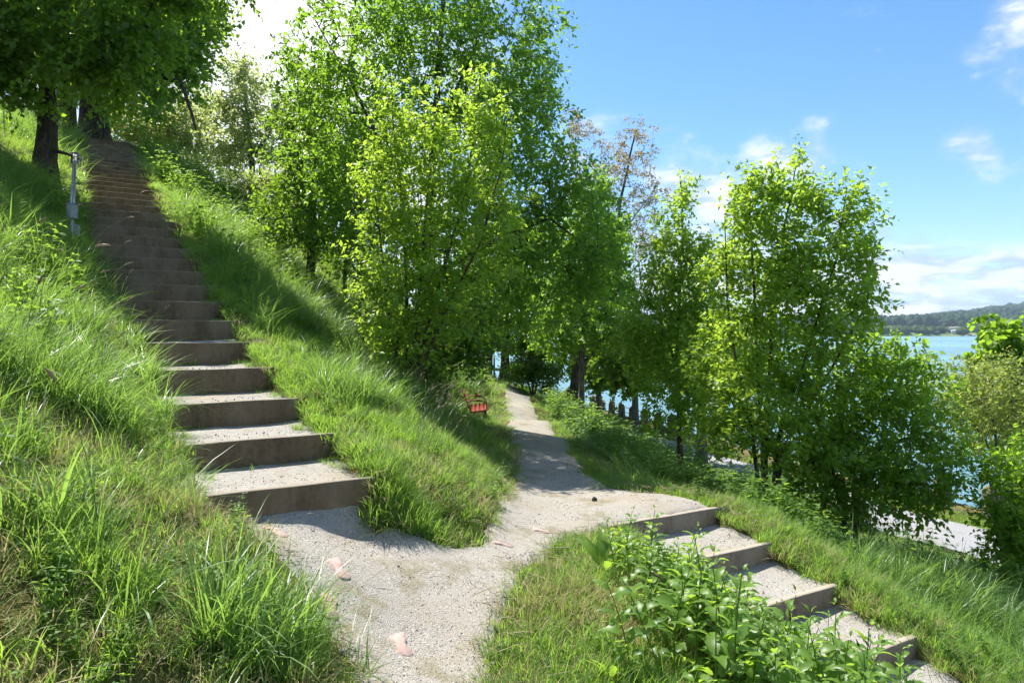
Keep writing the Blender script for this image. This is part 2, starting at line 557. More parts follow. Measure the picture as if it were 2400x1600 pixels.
    pbsdf(t, out, mixc(t, oi, (0.20, 0.15, 0.08), (0.48, 0.40, 0.24)), 0.85, 0.2)
    M['straw'] = m

    # lake: turbid turquoise body, wind ripples, whitecaps
    m, t, out = new_mat('lake_water')
    p = pos_coord(t)
    mp = t.nodes.new('ShaderNodeMapping'); mp.inputs['Rotation'].default_value = (0, 0, R(20)); mp.inputs['Scale'].default_value = (0.35, 1, 1); t.links.new(p, mp.inputs[0])
    w1 = noise(t, mp.outputs[0], 0.9, 6, 0.6, 0.3); w2 = noise(t, mp.outputs[0], 4.5, 4, 0.55); w0 = noise(t, p, 0.008, 3, 0.5)
    col = mixc(t, sstep(t, w0.outputs[0], 0.38, 0.62), (0.10, 0.215, 0.25), (0.155, 0.305, 0.305))
    wc = noise(t, mp.outputs[0], 0.16, 5, 0.62, 0.5)
    cap = mth(t, 'MULTIPLY', sstep(t, wc.outputs[0], 0.665, 0.70), sstep(t, w2.outputs[0], 0.45, 0.55))
    wc2 = noise(t, mp.outputs[0], 1.1, 5, 0.62, 0.5)
    cap2 = mth(t, 'MULTIPLY', sstep(t, wc2.outputs[0], 0.66, 0.70), 0.55)
    col = mixc(t, mth(t, 'MAXIMUM', cap, cap2), col, (0.75, 0.78, 0.78))
    h = mth(t, 'ADD', w1.outputs[0], mth(t, 'MULTIPLY', w2.outputs[0], 0.3))
    pbsdf(t, out, col, 0.22, 0.45, bump=h, bstr=0.55, bdist=0.5)
    M['water'] = m

    # far shore
    m, t, out = new_mat('far_field')
    p = pos_coord(t)
    a = noise(t, p, 0.012, 4, 0.6)
    mp = t.nodes.new('ShaderNodeMapping'); mp.inputs['Rotation'].default_value = (0, 0, R(35)); t.links.new(p, mp.inputs[0])
    wv = t.nodes.new('ShaderNodeTexWave'); wv.inputs['Scale'].default_value = 0.12; wv.inputs['Distortion'].default_value = 1.0; t.links.new(mp.outputs[0], wv.inputs[0])
    col = ramp(t, a.outputs[0], [(0.35, (0.09, 0.14, 0.045)), (0.5, (0.15, 0.20, 0.07)), (0.65, (0.20, 0.225, 0.095))])
    pbsdf(t, out, mixc(t, mth(t, 'MULTIPLY', wv.outputs[0], 0.35), col, (0.10, 0.14, 0.045)), 0.95, 0.1)
    M['field'] = m
    m, t, out = new_mat('far_foliage')
    a = t.nodes.new('ShaderNodeAttribute'); a.attribute_name = 'tint'
    b = noise(t, pos_coord(t), 0.5, 4, 0.7)
    col = ramp(t, a.outputs['Fac'], [(0.0, (0.018, 0.042, 0.018)), (0.45, (0.035, 0.075, 0.02)), (0.8, (0.07, 0.115, 0.028)), (1.0, (0.12, 0.13, 0.05))])
    pbsdf(t, out, mixc(t, mth(t, 'MULTIPLY', b.outputs[0], 0.5), col, (0.02, 0.04, 0.012)), 0.9, 0.15, bump=b.outputs[0], bstr=1.0, bdist=2.0)
    M['farleaf'] = m
    for n, c, r in (('white_render', (0.72, 0.71, 0.68), 0.8), ('grey_roof', (0.22, 0.20, 0.19), 0.8), ('ochre_render', (0.55, 0.38, 0.14), 0.8), ('tile_roof', (0.28, 0.12, 0.07), 0.8),
                    ('window_glass_dark', (0.05, 0.06, 0.07), 0.2), ('boat_white', (0.75, 0.76, 0.77), 0.4), ('boat_blue', (0.12, 0.22, 0.38), 0.4), ('boat_dark', (0.12, 0.05, 0.05), 0.5),
                    ('swan_white', (0.78, 0.77, 0.73), 0.8), ('beak_orange', (0.6, 0.2, 0.03), 0.5), ('jetty_timber', (0.05, 0.045, 0.04), 0.85), ('pole_grey', (0.5, 0.5, 0.48), 0.5)):
        m, t, out = new_mat(n)
        a = noise(t, pos_coord(t), 3.0, 4, 0.6)
        pbsdf(t, out, mixc(t, mth(t, 'MULTIPLY', a.outputs[0], 0.3), c, tuple(x * 0.7 for x in c)), r, 0.35)
        M[n] = m


materials()

# ------------------------------------------------------------------ plan of the place
# long staircase: nose of step n (right end), climbing ahead and to the left
ND = [4.79 + 0.66 * k for k in range(5)]
while len(ND) < 34:
    ND.append(ND[-1] + 0.605)
ND = np.array(ND)
NZ = np.array([-0.99, -0.785, -0.57] + [-0.57 + 0.238 * k for k in range(1, 32)])
NX = np.interp(ND, [4.79, 5.45, 6.11, 6.77, 7.43, 8.035, 8.64, 11.66, 14.69, 24.97], [-0.94, -1.40, -1.85, -2.34, -2.77, -3.19, -3.585, -5.47, -7.33, -13.67])
UP = np.array([-0.527, 0.85])          # uphill along the stair
ACR = np.array([0.85, 0.527])          # across the stair, left to right
SW = 1.5
SWA = np.interp(np.arange(34), [0, 4, 8, 12], [1.17, 1.2, 1.36, 1.5])   # width of each step left clear by the bank
# short staircase going down to the right
QD = [np.array([1.96, 6.6]) + k * np.array([0.315, -0.535]) for k in range(8)]
QZ = [-1.65 - 0.175 * k for k in range(8)]
QACR = np.array([0.865, 0.502])
QDN = np.array([0.502, -0.865])
QW = 1.28

PATH = np.array([(-0.95, -3), (-0.85, 0), (-0.75, 2.0), (-0.70, 3.15), (-0.98, 3.5), (-1.32, 3.84), (-1.56, 4.08), (-1.80, 4.22), (-1.85, 4.42), (-1.20, 4.80), (-1.02, 4.68), (-0.82, 4.66),
                 (-0.55, 4.76), (-0.24, 5.08), (-0.13, 5.8), (0.06, 7.15), (0.02, 10), (-0.03, 13.6), (-0.1, 17), (-0.18, 22), (-0.36, 30), (-2.2, 33), (-6, 35.3), (-14, 37.0),
                 (-14, 38.4), (-6, 36.7), (-1.5, 34.3), (0.68, 30), (0.70, 22), (0.91, 17), (1.0, 13.6), (1.0, 11.9), (0.95, 9), (1.04, 7.5), (1.4, 7.05), (1.75, 6.85),
                 (1.97, 6.62), (0.87, 5.99), (0.95, 5.85), (0.42, 5.46), (0.04, 4.64), (-0.065, 4.0), (-0.1, 3.6), (-0.13, 3.2), (-0.1, 2), (0, 0), (0, -3)])


def poly_sd(poly, x, y):
    """signed distance to a polygon, negative inside"""
    x = np.asarray(x, float); y = np.asarray(y, float)
    d = np.full(x.shape, 1e9); ins = np.zeros(x.shape, bool)
    n = len(poly)
    for i in range(n):
        ax, ay = poly[i]; bx, by = poly[(i + 1) % n]
        ex, ey = bx - ax, by - ay
        tt = np.clip(((x - ax) * ex + (y - ay) * ey) / (ex * ex + ey * ey), 0, 1)
        d = np.minimum(d, np.hypot(x - ax - tt * ex, y - ay - tt * ey))
        c = ((ay > y) != (by > y)) & (x < (bx - ax) * (y - ay) / (by - ay + 1e-12) + ax)
        ins ^= c
    return np.where(ins, -d, d)


def path_sd(x, y):
    return poly_sd(PATH, x, y)


SHORE_Y = [-40, 0, 8, 15.2, 22, 30, 37.3, 42, 48, 56, 75, 120]
SHORE_X = [26, 15.6, 12.9, 10.4, 8.15, 5.98, 4.1, 2.0, -3, -14, -50, -140]


def shore_x(y):
    return np.interp(y, SHORE_Y, SHORE_X)


ROADZ = -4.0


def control_points():
    P = []
    a = P.append
    for p in [(-0.5, -3, -1.62), (-0.5, 0, -1.62), (-0.5, 1.6, -1.62), (-0.42, 3.2, -1.6), (-0.55, 3.5, -1.57), (-0.36, 4.57, -1.49), (-1.0, 4.15, -1.34), (-0.95, 4.7, -1.27), (-0.62, 4.62, -1.40), (-1.4, 4.45, -1.21), (-1.75, 4.3, -1.17),
              (0.25, 6.2, -1.62), (1.0, 6.15, -1.65), (1.85, 6.65, -1.66), (0.1, 7.3, -1.65), (0.9, 7.5, -1.69), (0.5, 9, -1.78), (0.05, 9, -1.76), (0.95, 9, -1.8),
              (0.48, 11.9, -1.97), (0.0, 11.9, -1.95), (1.0, 11.9, -1.99), (0.42, 17, -2.15), (-0.1, 17, -2.13), (0.9, 17, -2.17), (0.25, 22, -2.27), (-0.2, 22, -2.25), (0.7, 22, -2.3), (0.15, 27, -2.36), (0.1, 30, -2.42), (-1.6, 33.5, -2.5), (-6, 36, -2.6), (-13, 37.7, -2.6),
              # wedge of bank between the stair and the path
              (-0.62, 5.0, -1.36), (-0.62, 5.35, -1.16), (-0.35, 5.4, -1.42), (-0.4, 6.2, -1.32), (-0.9, 6.0, -0.98), (-0.35, 7.3, -1.38), (-1.0, 7.2, -0.98), (-0.5, 9, -1.5), (-1.3, 9, -1.0), (-0.6, 12, -1.78), (-2, 12, -0.8), (-0.75, 17.4, -2.2), (-0.7, 16.0, -2.1), (-1.3, 17.4, -2.18), (-2.1, 17.4, -1.3), (-1.1, 14.6, -1.75), (-0.8, 19.5, -1.95), (-1.6, 19.5, -1.25), (-0.9, 22, -1.8), (-2.2, 22, -0.85), (-1.3, 27, -1.6), (-2.6, 27, -0.7), (-1.6, 31, -1.7), (-4, 31, -0.4),
              # bank left of the landing and of the lower steps
              (-1.1, 3.1, -1.34), (-1.5, 2.5, -1.05), (-1.3, 1.2, -1.15), (-2.2, 3.0, -0.68), (-3, 3, -0.2), (-2.2, 0.5, -0.55), (-1.55, 3.75, -1.06), (-2.2, 3.95, -0.78), (-3, 4.2, -0.36), (-4, 4, 0.3), (-5, 5, 0.9), (-6.5, 6, 1.9), (-6, 2, 1.5), (-8, 4, 2.8), (-4, -3, 0.3), (-9, -3, 3.0),
              # grass island left of the short stair
              (0.3, 4.8, -1.6), (0.8, 5.6, -1.64), (0.1, 4, -1.6), (0.5, 3.5, -1.72), (0.9, 4.5, -1.72), (1.3, 3.5, -1.98), (0.3, 2.4, -1.74), (1.0, 2.2, -2.0), (2.0, 2.4, -2.35), (2.2, 0.6, -2.55), (0.2, 0.8, -1.66), (0.6, -3, -1.9), (4, -3, -3.2),
              # slope down to the lake road
              (1.5, 8, -1.76), (2.2, 8, -2.0), (3, 8.2, -2.4), (1.4, 10, -1.92), (2.0, 10, -2.25), (3, 10, -2.8), (4.2, 10, -3.3), (1.5, 13, -2.1), (2.4, 13, -2.7), (3.6, 13.5, -3.4), (1.5, 17, -2.35), (2.6, 17, -3.2), (4, 17.5, -3.95), (1.2, 22, -2.5), (2.2, 22, -3.3), (1.1, 27, -2.6), (1.9, 27, -3.3), (0.9, 31, -2.7), (1.4, 34, -3.0), (-0.5, 36.5, -2.7),
              (3.9, 6.6, -2.5), (4.5, 6, -2.85), (5.5, 7.5, -3.15), (4, 8.5, -2.75), (6, 9.2, -3.5), (4, 4, -2.85), (5.5, 4.5, -3.3), (6.3, 11.5, -3.8), (7.6, 9, -3.85), (9, 6, -3.95), (8, 2, -3.9), (9, -3, -4),
              # hill top and far flank
              (-10.9, 25, 5.35), (-8, 30, 2.3), (-5, 26, 1.6), (-12, 29, 4.6), (-16, 26.5, 6.9), (-19, 28, 7.0), (-25, 26, 7.2), (-18, 35, 2.2), (-12, 34.5, 0.4), (-8, 34, -1.2), (-26, 36, 3.5), (-30, 32, 6.5), (-16, 14, 7.0), (-13, 12, 5.9), (-20, 18, 8.0), (-30, 18, 8.4), (-14, 6, 6.2), (-20, 6, 8.0), (-20, -3, 8.0), (-30, 0, 8.5),
              (-20, 40, -2.5), (-6, 40, -3.2), (-40, 45, -2.0), (-40, 36, 4.5), (-42, 22, 8), (-42, 5, 8.5), (-1, 40, -3.3), (-30, 50, -4.2)]:
        a(p)
    for n in list(range(0, 12)) + list(range(13, 34, 2)) + [33]:
        r = np.array([NX[n], ND[n]])
        a((*(r + 0.03 * ACR), NZ[n] - 0.06))
        l = r - SWA[n] * ACR
        a((*(l - 0.02 * ACR), NZ[n] + 0.03))
        if n >= 1:
            a((*(l - 1.0 * ACR), NZ[n] + 0.55))
        if n >= 3 and n % 2:
            a((*(l - 2.6 * ACR), NZ[n] + (1.5 if n < 22 else 0.9)))
        if n > 3:
            a((*(r + 0.9 * ACR), NZ[n] - 0.45))
        if n > 6 and n % 3 == 0:
            a((*(r + 2.6 * ACR), NZ[n] - 1.5))
    for k in range(0, 7):
        q = QD[k]
        a((*(q + 0.05 * QACR), QZ[k] - 0.06)); a((*(q + 0.55 * QACR), QZ[k] - 0.13)); a((*(q + 1.3 * QACR), QZ[k] - 0.55))
        l = q - QW * QACR
        a((*(l - 0.03 * QACR), QZ[k] + 0.0))
    for y in (-3, 2, 6, 10, 14, 18, 22, 26, 30, 34, 38):
        sx = float(shore_x(y)); w = 3.3 if y < 24 else 2.9
        for k in (0.3, 1.2, 2.2, w):
            if y > 33 and k > 2.3: continue
            a((sx - k, y, ROADZ - (0.05 if k < 1 else 0)))
    return np.array(P)


CP = control_points()


def tps_fit(P, lam=0.002):
    x, y, z = P.T
    n = len(P)
    r2 = (x[:, None] - x[None]) ** 2 + (y[:, None] - y[None]) ** 2
    K = np.where(r2 > 0, 0.5 * r2 * np.log(r2 + 1e-12), 0) + lam * np.eye(n)
    A = np.zeros((n + 3, n + 3)); A[:n, :n] = K; A[:n, n] = 1; A[:n, n + 1] = x; A[:n, n + 2] = y
    A[n:, :n] = A[:n, n:].T
    return np.linalg.solve(A, np.concatenate([z, np.zeros(3)]))


TPW = tps_fit(CP)


def stair_local(x, y):
    """index of the step whose tread covers the point (-1 none), and offset across from the right end"""
    idx = np.full(np.shape(x), -1); u = np.zeros(np.shape(x)); v = np.zeros(np.shape(x))
    for n in range(34):
        dx = x - NX[n]; dy = y - ND[n]
        uu = -(dx * ACR[0] + dy * ACR[1]); vv = dx * UP[0] + dy * UP[1]
        if n < 33:
            ln = (NX[n + 1] - NX[n]) * UP[0] + (ND[n + 1] - ND[n]) * UP[1]
        else:
            ln = 2.0
        ok = (vv >= -0.02) & (vv < ln) & (uu > -0.3) & (uu < SWA[n] + 0.3)
        idx = np.where(ok, n, idx); u = np.where(ok, uu, u); v = np.where(ok, vv, v)
    return idx, u, v


def qstair_local(x, y):
    idx = np.full(np.shape(x), -1); u = np.zeros(np.shape(x))
    for k in range(1, 8):
        dx = x - QD[k - 1][0]; dy = y - QD[k - 1][1]
        uu = -(dx * QACR[0] + dy * QACR[1]); vv = dx * QDN[0] + dy * QDN[1]
        ok = (vv >= (-0.16 if k == 1 else 0.0)) & (vv < 0.62) & (uu > -0.3) & (uu < QW + 0.3)
        idx = np.where(ok, k, idx); u = np.where(ok, uu, u)
    return idx, u


def height(x, y, rough=True, cut=True):
    x = np.asarray(x, float); y = np.asarray(y, float)
    shp = np.broadcast(x, y).shape
    xf = np.broadcast_to(x, shp).ravel(); yf = np.broadcast_to(y, shp).ravel()
    n = len(CP)
    z = np.empty(len(xf))
    for s in range(0, len(xf), 20000):
        xs = xf[s:s + 20000]; ys = yf[s:s + 20000]
        r2 = (xs[:, None] - CP[None, :, 0]) ** 2 + (ys[:, None] - CP[None, :, 1]) ** 2
        z[s:s + 20000] = (0.5 * r2 * np.log(r2 + 1e-12)) @ TPW[:n] + TPW[n] + TPW[n + 1] * xs + TPW[n + 2] * ys
    # level top of the hill; never under the road
    z = np.minimum(z, 7.0 + 0.12 * (z - 7.0)) if True else z
    z = np.maximum(z, ROADZ - 0.06)
    if rough:
        sd = path_sd(xf, yf)
        amp = smooth(0.05, 0.6, sd)
        ii, uu, _ = stair_local(xf, yf)
        amp = np.where(ii >= 0, amp * 0.3, amp)
        road = smooth(-0.1, 0.6, z - ROADZ)
        z = z + amp * road * (0.05 * vnoise(xf, yf, 1.6, 3, 1) + 0.03 * vnoise(xf, yf, 5.0, 2, 2))
        z = z + 0.012 * vnoise(xf, yf, 1.3, 2, 5)
    if cut:
        ii, uu, _ = stair_local(xf, yf)
        ins = (ii >= 0) & (uu > 0.06) & (uu < SWA[np.clip(ii, 0, 33)] - 0.06)
        z = np.where(ins, np.minimum(z, NZ[np.clip(ii, 0, 33)] - 0.42), z)
        kk, uq = qstair_local(xf, yf)
        ins = (kk >= 0) & (uq > 0.05) & (uq < QW - 0.05)
        z = np.where(ins, np.minimum(z, np.array(QZ)[np.clip(kk, 0, 7)] - 0.40), z)
    # lake basin beyond the quay
    z = np.where(xf > shore_x(yf) + 0.42, -7.0, z)
    z = np.where(yf > 70, -7.0, z)
    return z.reshape(shp)


def hit(px, py):
    """where the sight line through a pixel of the photograph meets the ground"""
    d = np.linspace(1.5, 40, 4000)
    x = (px - CX) / F * d; z = (HY - py) / F * d
    h = height(x, d, False, False)
    i = int(np.argmax(h > z))
    return float(x[i]), float(d[i])


def grid_mesh(xs, ys, zf):
    X, Y = np.meshgrid(xs, ys)
    Z = zf(X, Y)
    v = np.stack([X, Y, Z], -1).reshape(-1, 3)
    nx, ny = len(xs), len(ys)
    i = np.arange(ny - 1)[:, None] * nx + np.arange(nx - 1)[None]
    q = np.stack([i, i + 1, i + nx + 1, i + nx], -1).reshape(-1, 4)
    return v, q


def build_ground():
    xs = np.concatenate([np.arange(-75, -17, 1.5), np.arange(-17, 7, 0.12), np.arange(7, 30, 0.5)])
    ys = np.concatenate([np.arange(-12, 1, 0.5), np.arange(1, 27, 0.12), np.arange(27, 72, 0.6)])
    v, q = grid_mesh(xs, ys, height)
    o = link('ground', mesh_np('ground', v, q, smooth=True, mats=[M['soil']]))
    set_props(o, kind='structure')
    # lake bed and far land under everything, out to the horizon
    b = MB(); s = 9000
    b.add([(-s, -s, -9), (s, -s, -9), (s, s, -9), (-s, s, -9)], q=[[0, 1, 2, 3]])
    set_props(b.build('lake_bed', M['soil']), kind='structure')
    # path sheet: sinks under the turf at its edges so the border wanders
    def psheet(name, x0, x1, y0, y1, st, sty):
        xs = np.arange(x0, x1, st); ys = np.arange(y0, y1, sty)
        X, Y = np.meshgrid(xs, ys)
        sd = path_sd(X, Y) + 0.06 * vnoise(X, Y, 2.2, 3, 3) + 0.06 * vnoise(X, Y, 9, 3, 4)
        Z = height(X, Y, True, False) + 0.022 - 0.06 * smooth(-0.06, 0.10, sd) + 0.006 * vnoise(X, Y, 4, 2, 6)
        # no sheet under the treads of the stairs
        v = np.stack([X, Y, Z], -1).reshape(-1, 3)
        nx, ny = len(xs), len(ys)
        i = np.arange(ny - 1)[:, None] * nx + np.arange(nx - 1)[None]
        q = np.stack([i, i + 1, i + nx + 1, i + nx], -1).reshape(-1, 4)
        vis = (sd < 0.16).ravel()
        ii, uu, vv = stair_local(X, Y)
        vis &= ~(((ii >= 0) & (vv > 0.10)).ravel())
        kk, uq = qstair_local(X, Y)
        vq = (X - QD[0][0]) * QDN[0] + (Y - QD[0][1]) * QDN[1]
        uu2 = -((X - QD[0][0]) * QACR[0] + (Y - QD[0][1]) * QACR[1])
        vis &= ~((vq > 0.03) & (vq < 1.0) & (uu2 > -0.15) & (uu2 < QW + 0.15)).ravel()
        snap = ((vq > -0.035) & (vq <= 0.03) & (uu2 > -0.15) & (uu2 < QW + 0.15)).ravel()
        v[snap, 0] -= ((vq.ravel() + 0.035) * QDN[0])[snap]; v[snap, 1] -= ((vq.ravel() + 0.035) * QDN[1])[snap]; v[snap, 2] = QZ[0] - 0.006
        q = q[vis[q].all(1)]
        used = np.zeros(len(v), bool); used[q.ravel()] = True
        remap = np.cumsum(used) - 1
        return v[used], remap[q]
    v1, q1 = psheet('a', -2.6, 2.6, 0.0, 9.0, 0.05, 0.05)
    v2, q2 = psheet('b', -14, 2.0, 9.0 - 0.05, 39, 0.12, 0.18)
    v = np.vstack([v1, v2]); q = np.vstack([q1, q2 + len(v1)])
    set_props(link('gravel_path', mesh_np('gravel_path', v, q, smooth=True, mats=[M['gravel']])), kind='structure')
    # lake road
    ys = np.arange(-10, 37, 0.5)
    V = []; 
    for y in ys:
        sx = float(shore_x(y)); w0 = 1.25 + 0.12 * math.sin(y * 1.7); w1 = (3.35 if y < 24 else 2.7) + 0.15 * math.sin(y * 2.3 + 1)
        if y > 32: w1 = max(w0 + 0.3, w1 - (y - 32) * 0.25)
        for k in np.linspace(w1, w0, 6):
            V.append((sx - k, y, 0))
    V = np.array(V); V[:, 2] = np.maximum(height(V[:, 0], V[:, 1], False), ROADZ - 0.05) + 0.03
    n = len(ys); i = np.arange(n - 1)[:, None] * 6 + np.arange(5)[None]
    q = np.stack([i, i + 1, i + 7, i + 6], -1).reshape(-1, 4)
    set_props(link('lake_road', mesh_np('lake_road', V, q, smooth=True, mats=[M['road']])), kind='structure')
    # lake
    b = MB()
    b.add([(-3000, -600, -5), (9000, -600, -5), (9000, 9000, -5), (-3000, 9000, -5)], q=[[0, 1, 2, 3]])
    set_props(b.build('lake', M['water']), kind='structure')
    # quay wall under the bollards
    ys = np.arange(-8, 64, 1.0)
    sx = shore_x(ys)
    rows = [np.stack([sx + a, ys, np.full_like(ys, z)], -1) for a, z in ((0.02, -4.1), (0.02, -3.99), (0.48, -3.99), (0.55, -6.6))]
    V = np.stack(rows, 1).reshape(-1, 3)
    n = len(ys); i = np.arange(n - 1)[:, None] * 4 + np.arange(3)[None]
    q = np.stack([i, i + 1, i + 5, i + 4], -1).reshape(-1, 4)
    o = link('quay_wall', mesh_np('quay_wall', V, q, mats=[M['bollard']]))
    set_props(o, 'weathered stone quay wall edging the lake under the bollards', 'wall')


build_ground()


# ------------------------------------------------------------------ stairs
def build_stairs():
    def kerb(a, acr, back, w, ztop, h, th, mat, parent, seed):
        """concrete riser slab; a = right front top corner in plan"""
        n = 13
        us = np.linspace(0, w, n)
        prof = [(0.0, -h), (0.0, -0.005), (0.004, 0.0), (th - 0.006, 0.0), (th, -0.008), (th, -h)]
        V = []
        for u in us:
            wob = 0.003 * math.sin(u * 2.1 + seed) + 0.0015 * math.sin(u * 9 + seed * 2)
            for f, z in prof:
                p = np.array(a) - acr * u + back * (f + 0.5 * wob)
                V.append((*p, ztop + z + (wob if z > -0.1 else 0)))
        V = np.array(V); m = len(prof)
        i = np.arange(n - 1)[:, None] * m + np.arange(m - 1)[None]
        q = np.stack([i, i + m, i + m + 1, i + 1], -1).reshape(-1, 4)
        e = (n - 1) * m
        caps = [[0, 1, 4, 5], [1, 2, 3, 4], [e + 5, e + 4, e + 1, e], [e + 4, e + 3, e + 2, e + 1]]
        return link('step', mesh_np('step', V, np.vstack([q, caps]), mats=[mat]), parent)

    def tread(a, acr, back, w, ln, z, mat, parent, seed, th):
        us = np.linspace(0.0, w, 22); vs = np.linspace(th - 0.003, ln + 0.012, 12)
        U, Vv = np.meshgrid(us, vs)
        X = a[0] - acr[0] * U + back[0] * Vv; Y = a[1] - acr[1] * U + back[1] * Vv
        Z = z - 0.022 + 0.05 * smooth(0.3, 1.0, Vv / ln) * 0.6 + 0.012 * vnoise(X, Y, 3.5, 3, seed) + 0.03 * smooth(0.75, 1.0, U / w) + 0.02 * smooth(0.25, 0.0, U / w) * smooth(0.3, 1, Vv / ln)
        V = np.stack([X, Y, Z], -1).reshape(-1, 3)
        i = np.arange(11)[:, None] * 22 + np.arange(21)[None]
        q = np.stack([i, i + 22, i + 23, i + 1], -1).reshape(-1, 4)
        return link('tread', mesh_np('tread', V, q, smooth=True, mats=[mat]), parent)

    st = empty('staircase', (NX[0], ND[0], NZ[0] - 0.2))
    set_props(st, 'long flight of brown concrete steps with gravel treads climbing the bank', 'stairs')
    off = -np.array(st.location)
    for n in range(34):
        r = np.array([NX[n], ND[n]])
        h = (NZ[n] - NZ[n - 1] + 0.12) if n else 0.40
        wob = 0.03 * math.sin(n * 2.7)
        k = kerb(r + ACR * wob, ACR, UP, SWA[n] + 0.12, NZ[n], h, 0.055, M['riser'], st, n)
        k.location = off
        ln = float(np.dot(np.array([NX[n + 1] - NX[n], ND[n + 1] - ND[n]]), UP)) if n < 33 else 2.2
        tr = tread(r, ACR, UP, SWA[n] + 0.05, ln, NZ[n], M['tread'], k, n, 0.055)
    # footing apron under the first step
    b = MB()
    f0 = np.array([NX[0], ND[0]])
    pts = []
    us = np.linspace(0.12, 0.95, 9)
    V = []
    for u in us:
        for j, v in enumerate(np.linspace(0.02, -0.20 + 0.08 * abs(u - 0.3), 5)):
            p = f0 - ACR * u + UP * v
            z0 = height(p[0], p[1], True, False) + 0.03
            V.append((p[0], p[1], float(z0) + 0.012 * (1 - j / 4.0) + 0.014 * vnoise(p[0], p[1], 7, 3, 8) - 0.03 * (j == 4) - 0.03 * (u > 0.9) - 0.03 * (u < 0.15)))
    i = np.arange(8)[:, None] * 5 + np.arange(4)[None]
    q = np.stack([i, i + 5, i + 6, i + 1], -1).reshape(-1, 4)
    o = link('footing', mesh_np('footing', np.array(V), q, smooth=True, mats=[M['tread']]), st)
    o.location = off
    o['label'] = 'pale rough concrete apron below the bottom step'

    s2 = empty('staircase', (*QD[0], QZ[0] - 0.2))
    set_props(s2, 'short flight of pale concrete steps going down past the nettles', 'stairs')
    off = -np.array(s2.location)
    for k in range(7):
        a = QD[k] + QACR * 0.02 * math.sin(k * 3.1)
        kb = kerb(a, QACR, -QDN, QW, QZ[k], 0.30, 0.055, M['riser_pale'], s2, k + 50)
        kb.location = off
        if k:
            # gravel tread between this kerb and the riser above it
            tread(QD[k], QACR, -QDN, QW, 0.62, QZ[k], M['tread'], kb, k + 60, 0.055)


build_stairs()


# ------------------------------------------------------------------ small built things
def build_rail():
    r = empty('handrail', (0, 0, 0))
    set_props(r, 'galvanised handrail on posts with grey boxes beside the upper stairs', 'handrail')
    pa = W(166, 470, 10.0); pb = W(172, 352, 13.9)
    d = pb - pa
    for p, nm in ((pa, 'post'), (pb, 'post')):
        g = float(height(p[0], p[1], False, False))
        b = MB(); b.tube([(p[0], p[1], g - 0.2), (p[0], p[1], p[2] - 0.1)], 0.021, 12)
        b.build('post', M['steel'], r, smooth=True)
        b = MB(); b.box((p[0], p[1], p[2] - 0.10), (0.125, 0.085, 0.21), bev=0.008); b.box((p[0], p[1], p[2] + 0.008), (0.14, 0.1, 0.014), bev=0.004)
        bx = b.build('box', M['boxgrey'], r)
    # second, smaller switch box lower on the near post
    b = MB(); b.box((pa[0] + 0.005, pa[1] + 0.05, pa[2] - 0.36), (0.13, 0.05, 0.16), bev=0.006)
    b.box((pa[0] + 0.03, pa[1] + 0.01, pa[2] - 0.36), (0.045, 0.03, 0.14), bev=0.004)
    b.build('box', M['boxgrey'], r)
    for dx, dz in ((-0.018, -0.01), (0.022, -0.03)):
        b = MB(); o = np.array([dx, 0, dz]); b.tube([pa + o, pa + 0.5 * d + o + np.array([0, 0, -0.012]), pb + o], 0.016, 8)
        b.build('rail', M['steel'], r, smooth=True)
    b = MB(); q = pb + np.array([0.13, 0, -0.25])
    b.tube([pb + np.array([0.05, 0, -0.08]), pb + np.array([0.14, 0, -0.08]), q + np.array([0.01, 0, -0.1])], 0.012, 6)
    b.build('bracket', M['steel'], r)


def build_bench():
    x, y = -0.90, 17.4
    z = float(height(x, y, False)) + 0.02
    z = -2.22
    e = empty('park_bench', (x, y, z), R(4))
    e.scale = (0.88, 0.88, 0.88)
    set_props(e, 'red slatted park bench with black iron arms facing the path', 'bench')
    L = 1.7
    for k in range(4):      # seat slats, front edge at +X
        b = MB(); b.box((0.25 - k * 0.115, 0, 0.43 - 0.012 * k), (0.098, L, 0.035), bev=0.006, rot=(0, R(-3), 0)); b.build('seat_slat', M['red'], e)
    for k in range(3):
        b = MB(); b.box((-0.235 - k * 0.05, 0, 0.57 + k * 0.135), (0.034, L, 0.11), bev=0.006, rot=(0, R(-18), 0)); b.build('back_slat', M['red'], e)
    for s in (-1, 1):
        yy = s * (L / 2 - 0.10)
        b = MB()
        b.tube([(0.27, yy, -0.02), (0.26, yy, 0.30), (0.25, yy, 0.40)], 0.017, 8)
        b.tube([(-0.16, yy, -0.02), (-0.15, yy, 0.38), (-0.24, yy, 0.60), (-0.37, yy, 0.92)], 0.017, 8)
        b.tube([(0.25, yy, 0.395), (-0.15, yy, 0.365)], 0.015, 8)
        b.build('leg_frame', M['iron'], e, smooth=True)
        b = MB()
        arc = [(0.25, yy, 0.38), (0.285, yy, 0.50), (0.27, yy, 0.60), (0.22, yy, 0.655), (0.12, yy, 0.67), (-0.27, yy, 0.66)]
        b.tube(arc, 0.016, 8)
        ar = b.build('arm', M['iron'], e, smooth=True)
        b = MB(); b.box((-0.02, yy, 0.693), (0.34, 0.06, 0.028), bev=0.008); b.build('arm_rest', M['red'], ar)


FOOT = np.array([(0.0, -0.125), (0.030, -0.118), (0.040, -0.09), (0.036, -0.05), (0.030, -0.01), (0.036, 0.03), (0.048, 0.065), (0.046, 0.085), (0.040, 0.096), (0.032, 0.090), (0.028, 0.106), (0.018, 0.100), (0.012, 0.116), (0.002, 0.108), (-0.006, 0.126), (-0.018, 0.118),
                 (-0.026, 0.137), (-0.044, 0.135), (-0.050, 0.115), (-0.046, 0.085), (-0.040, 0.05), (-0.022, 0.01), (-0.020, -0.03), (-0.030, -0.07), (-0.032, -0.10), (-0.018, -0.120)])


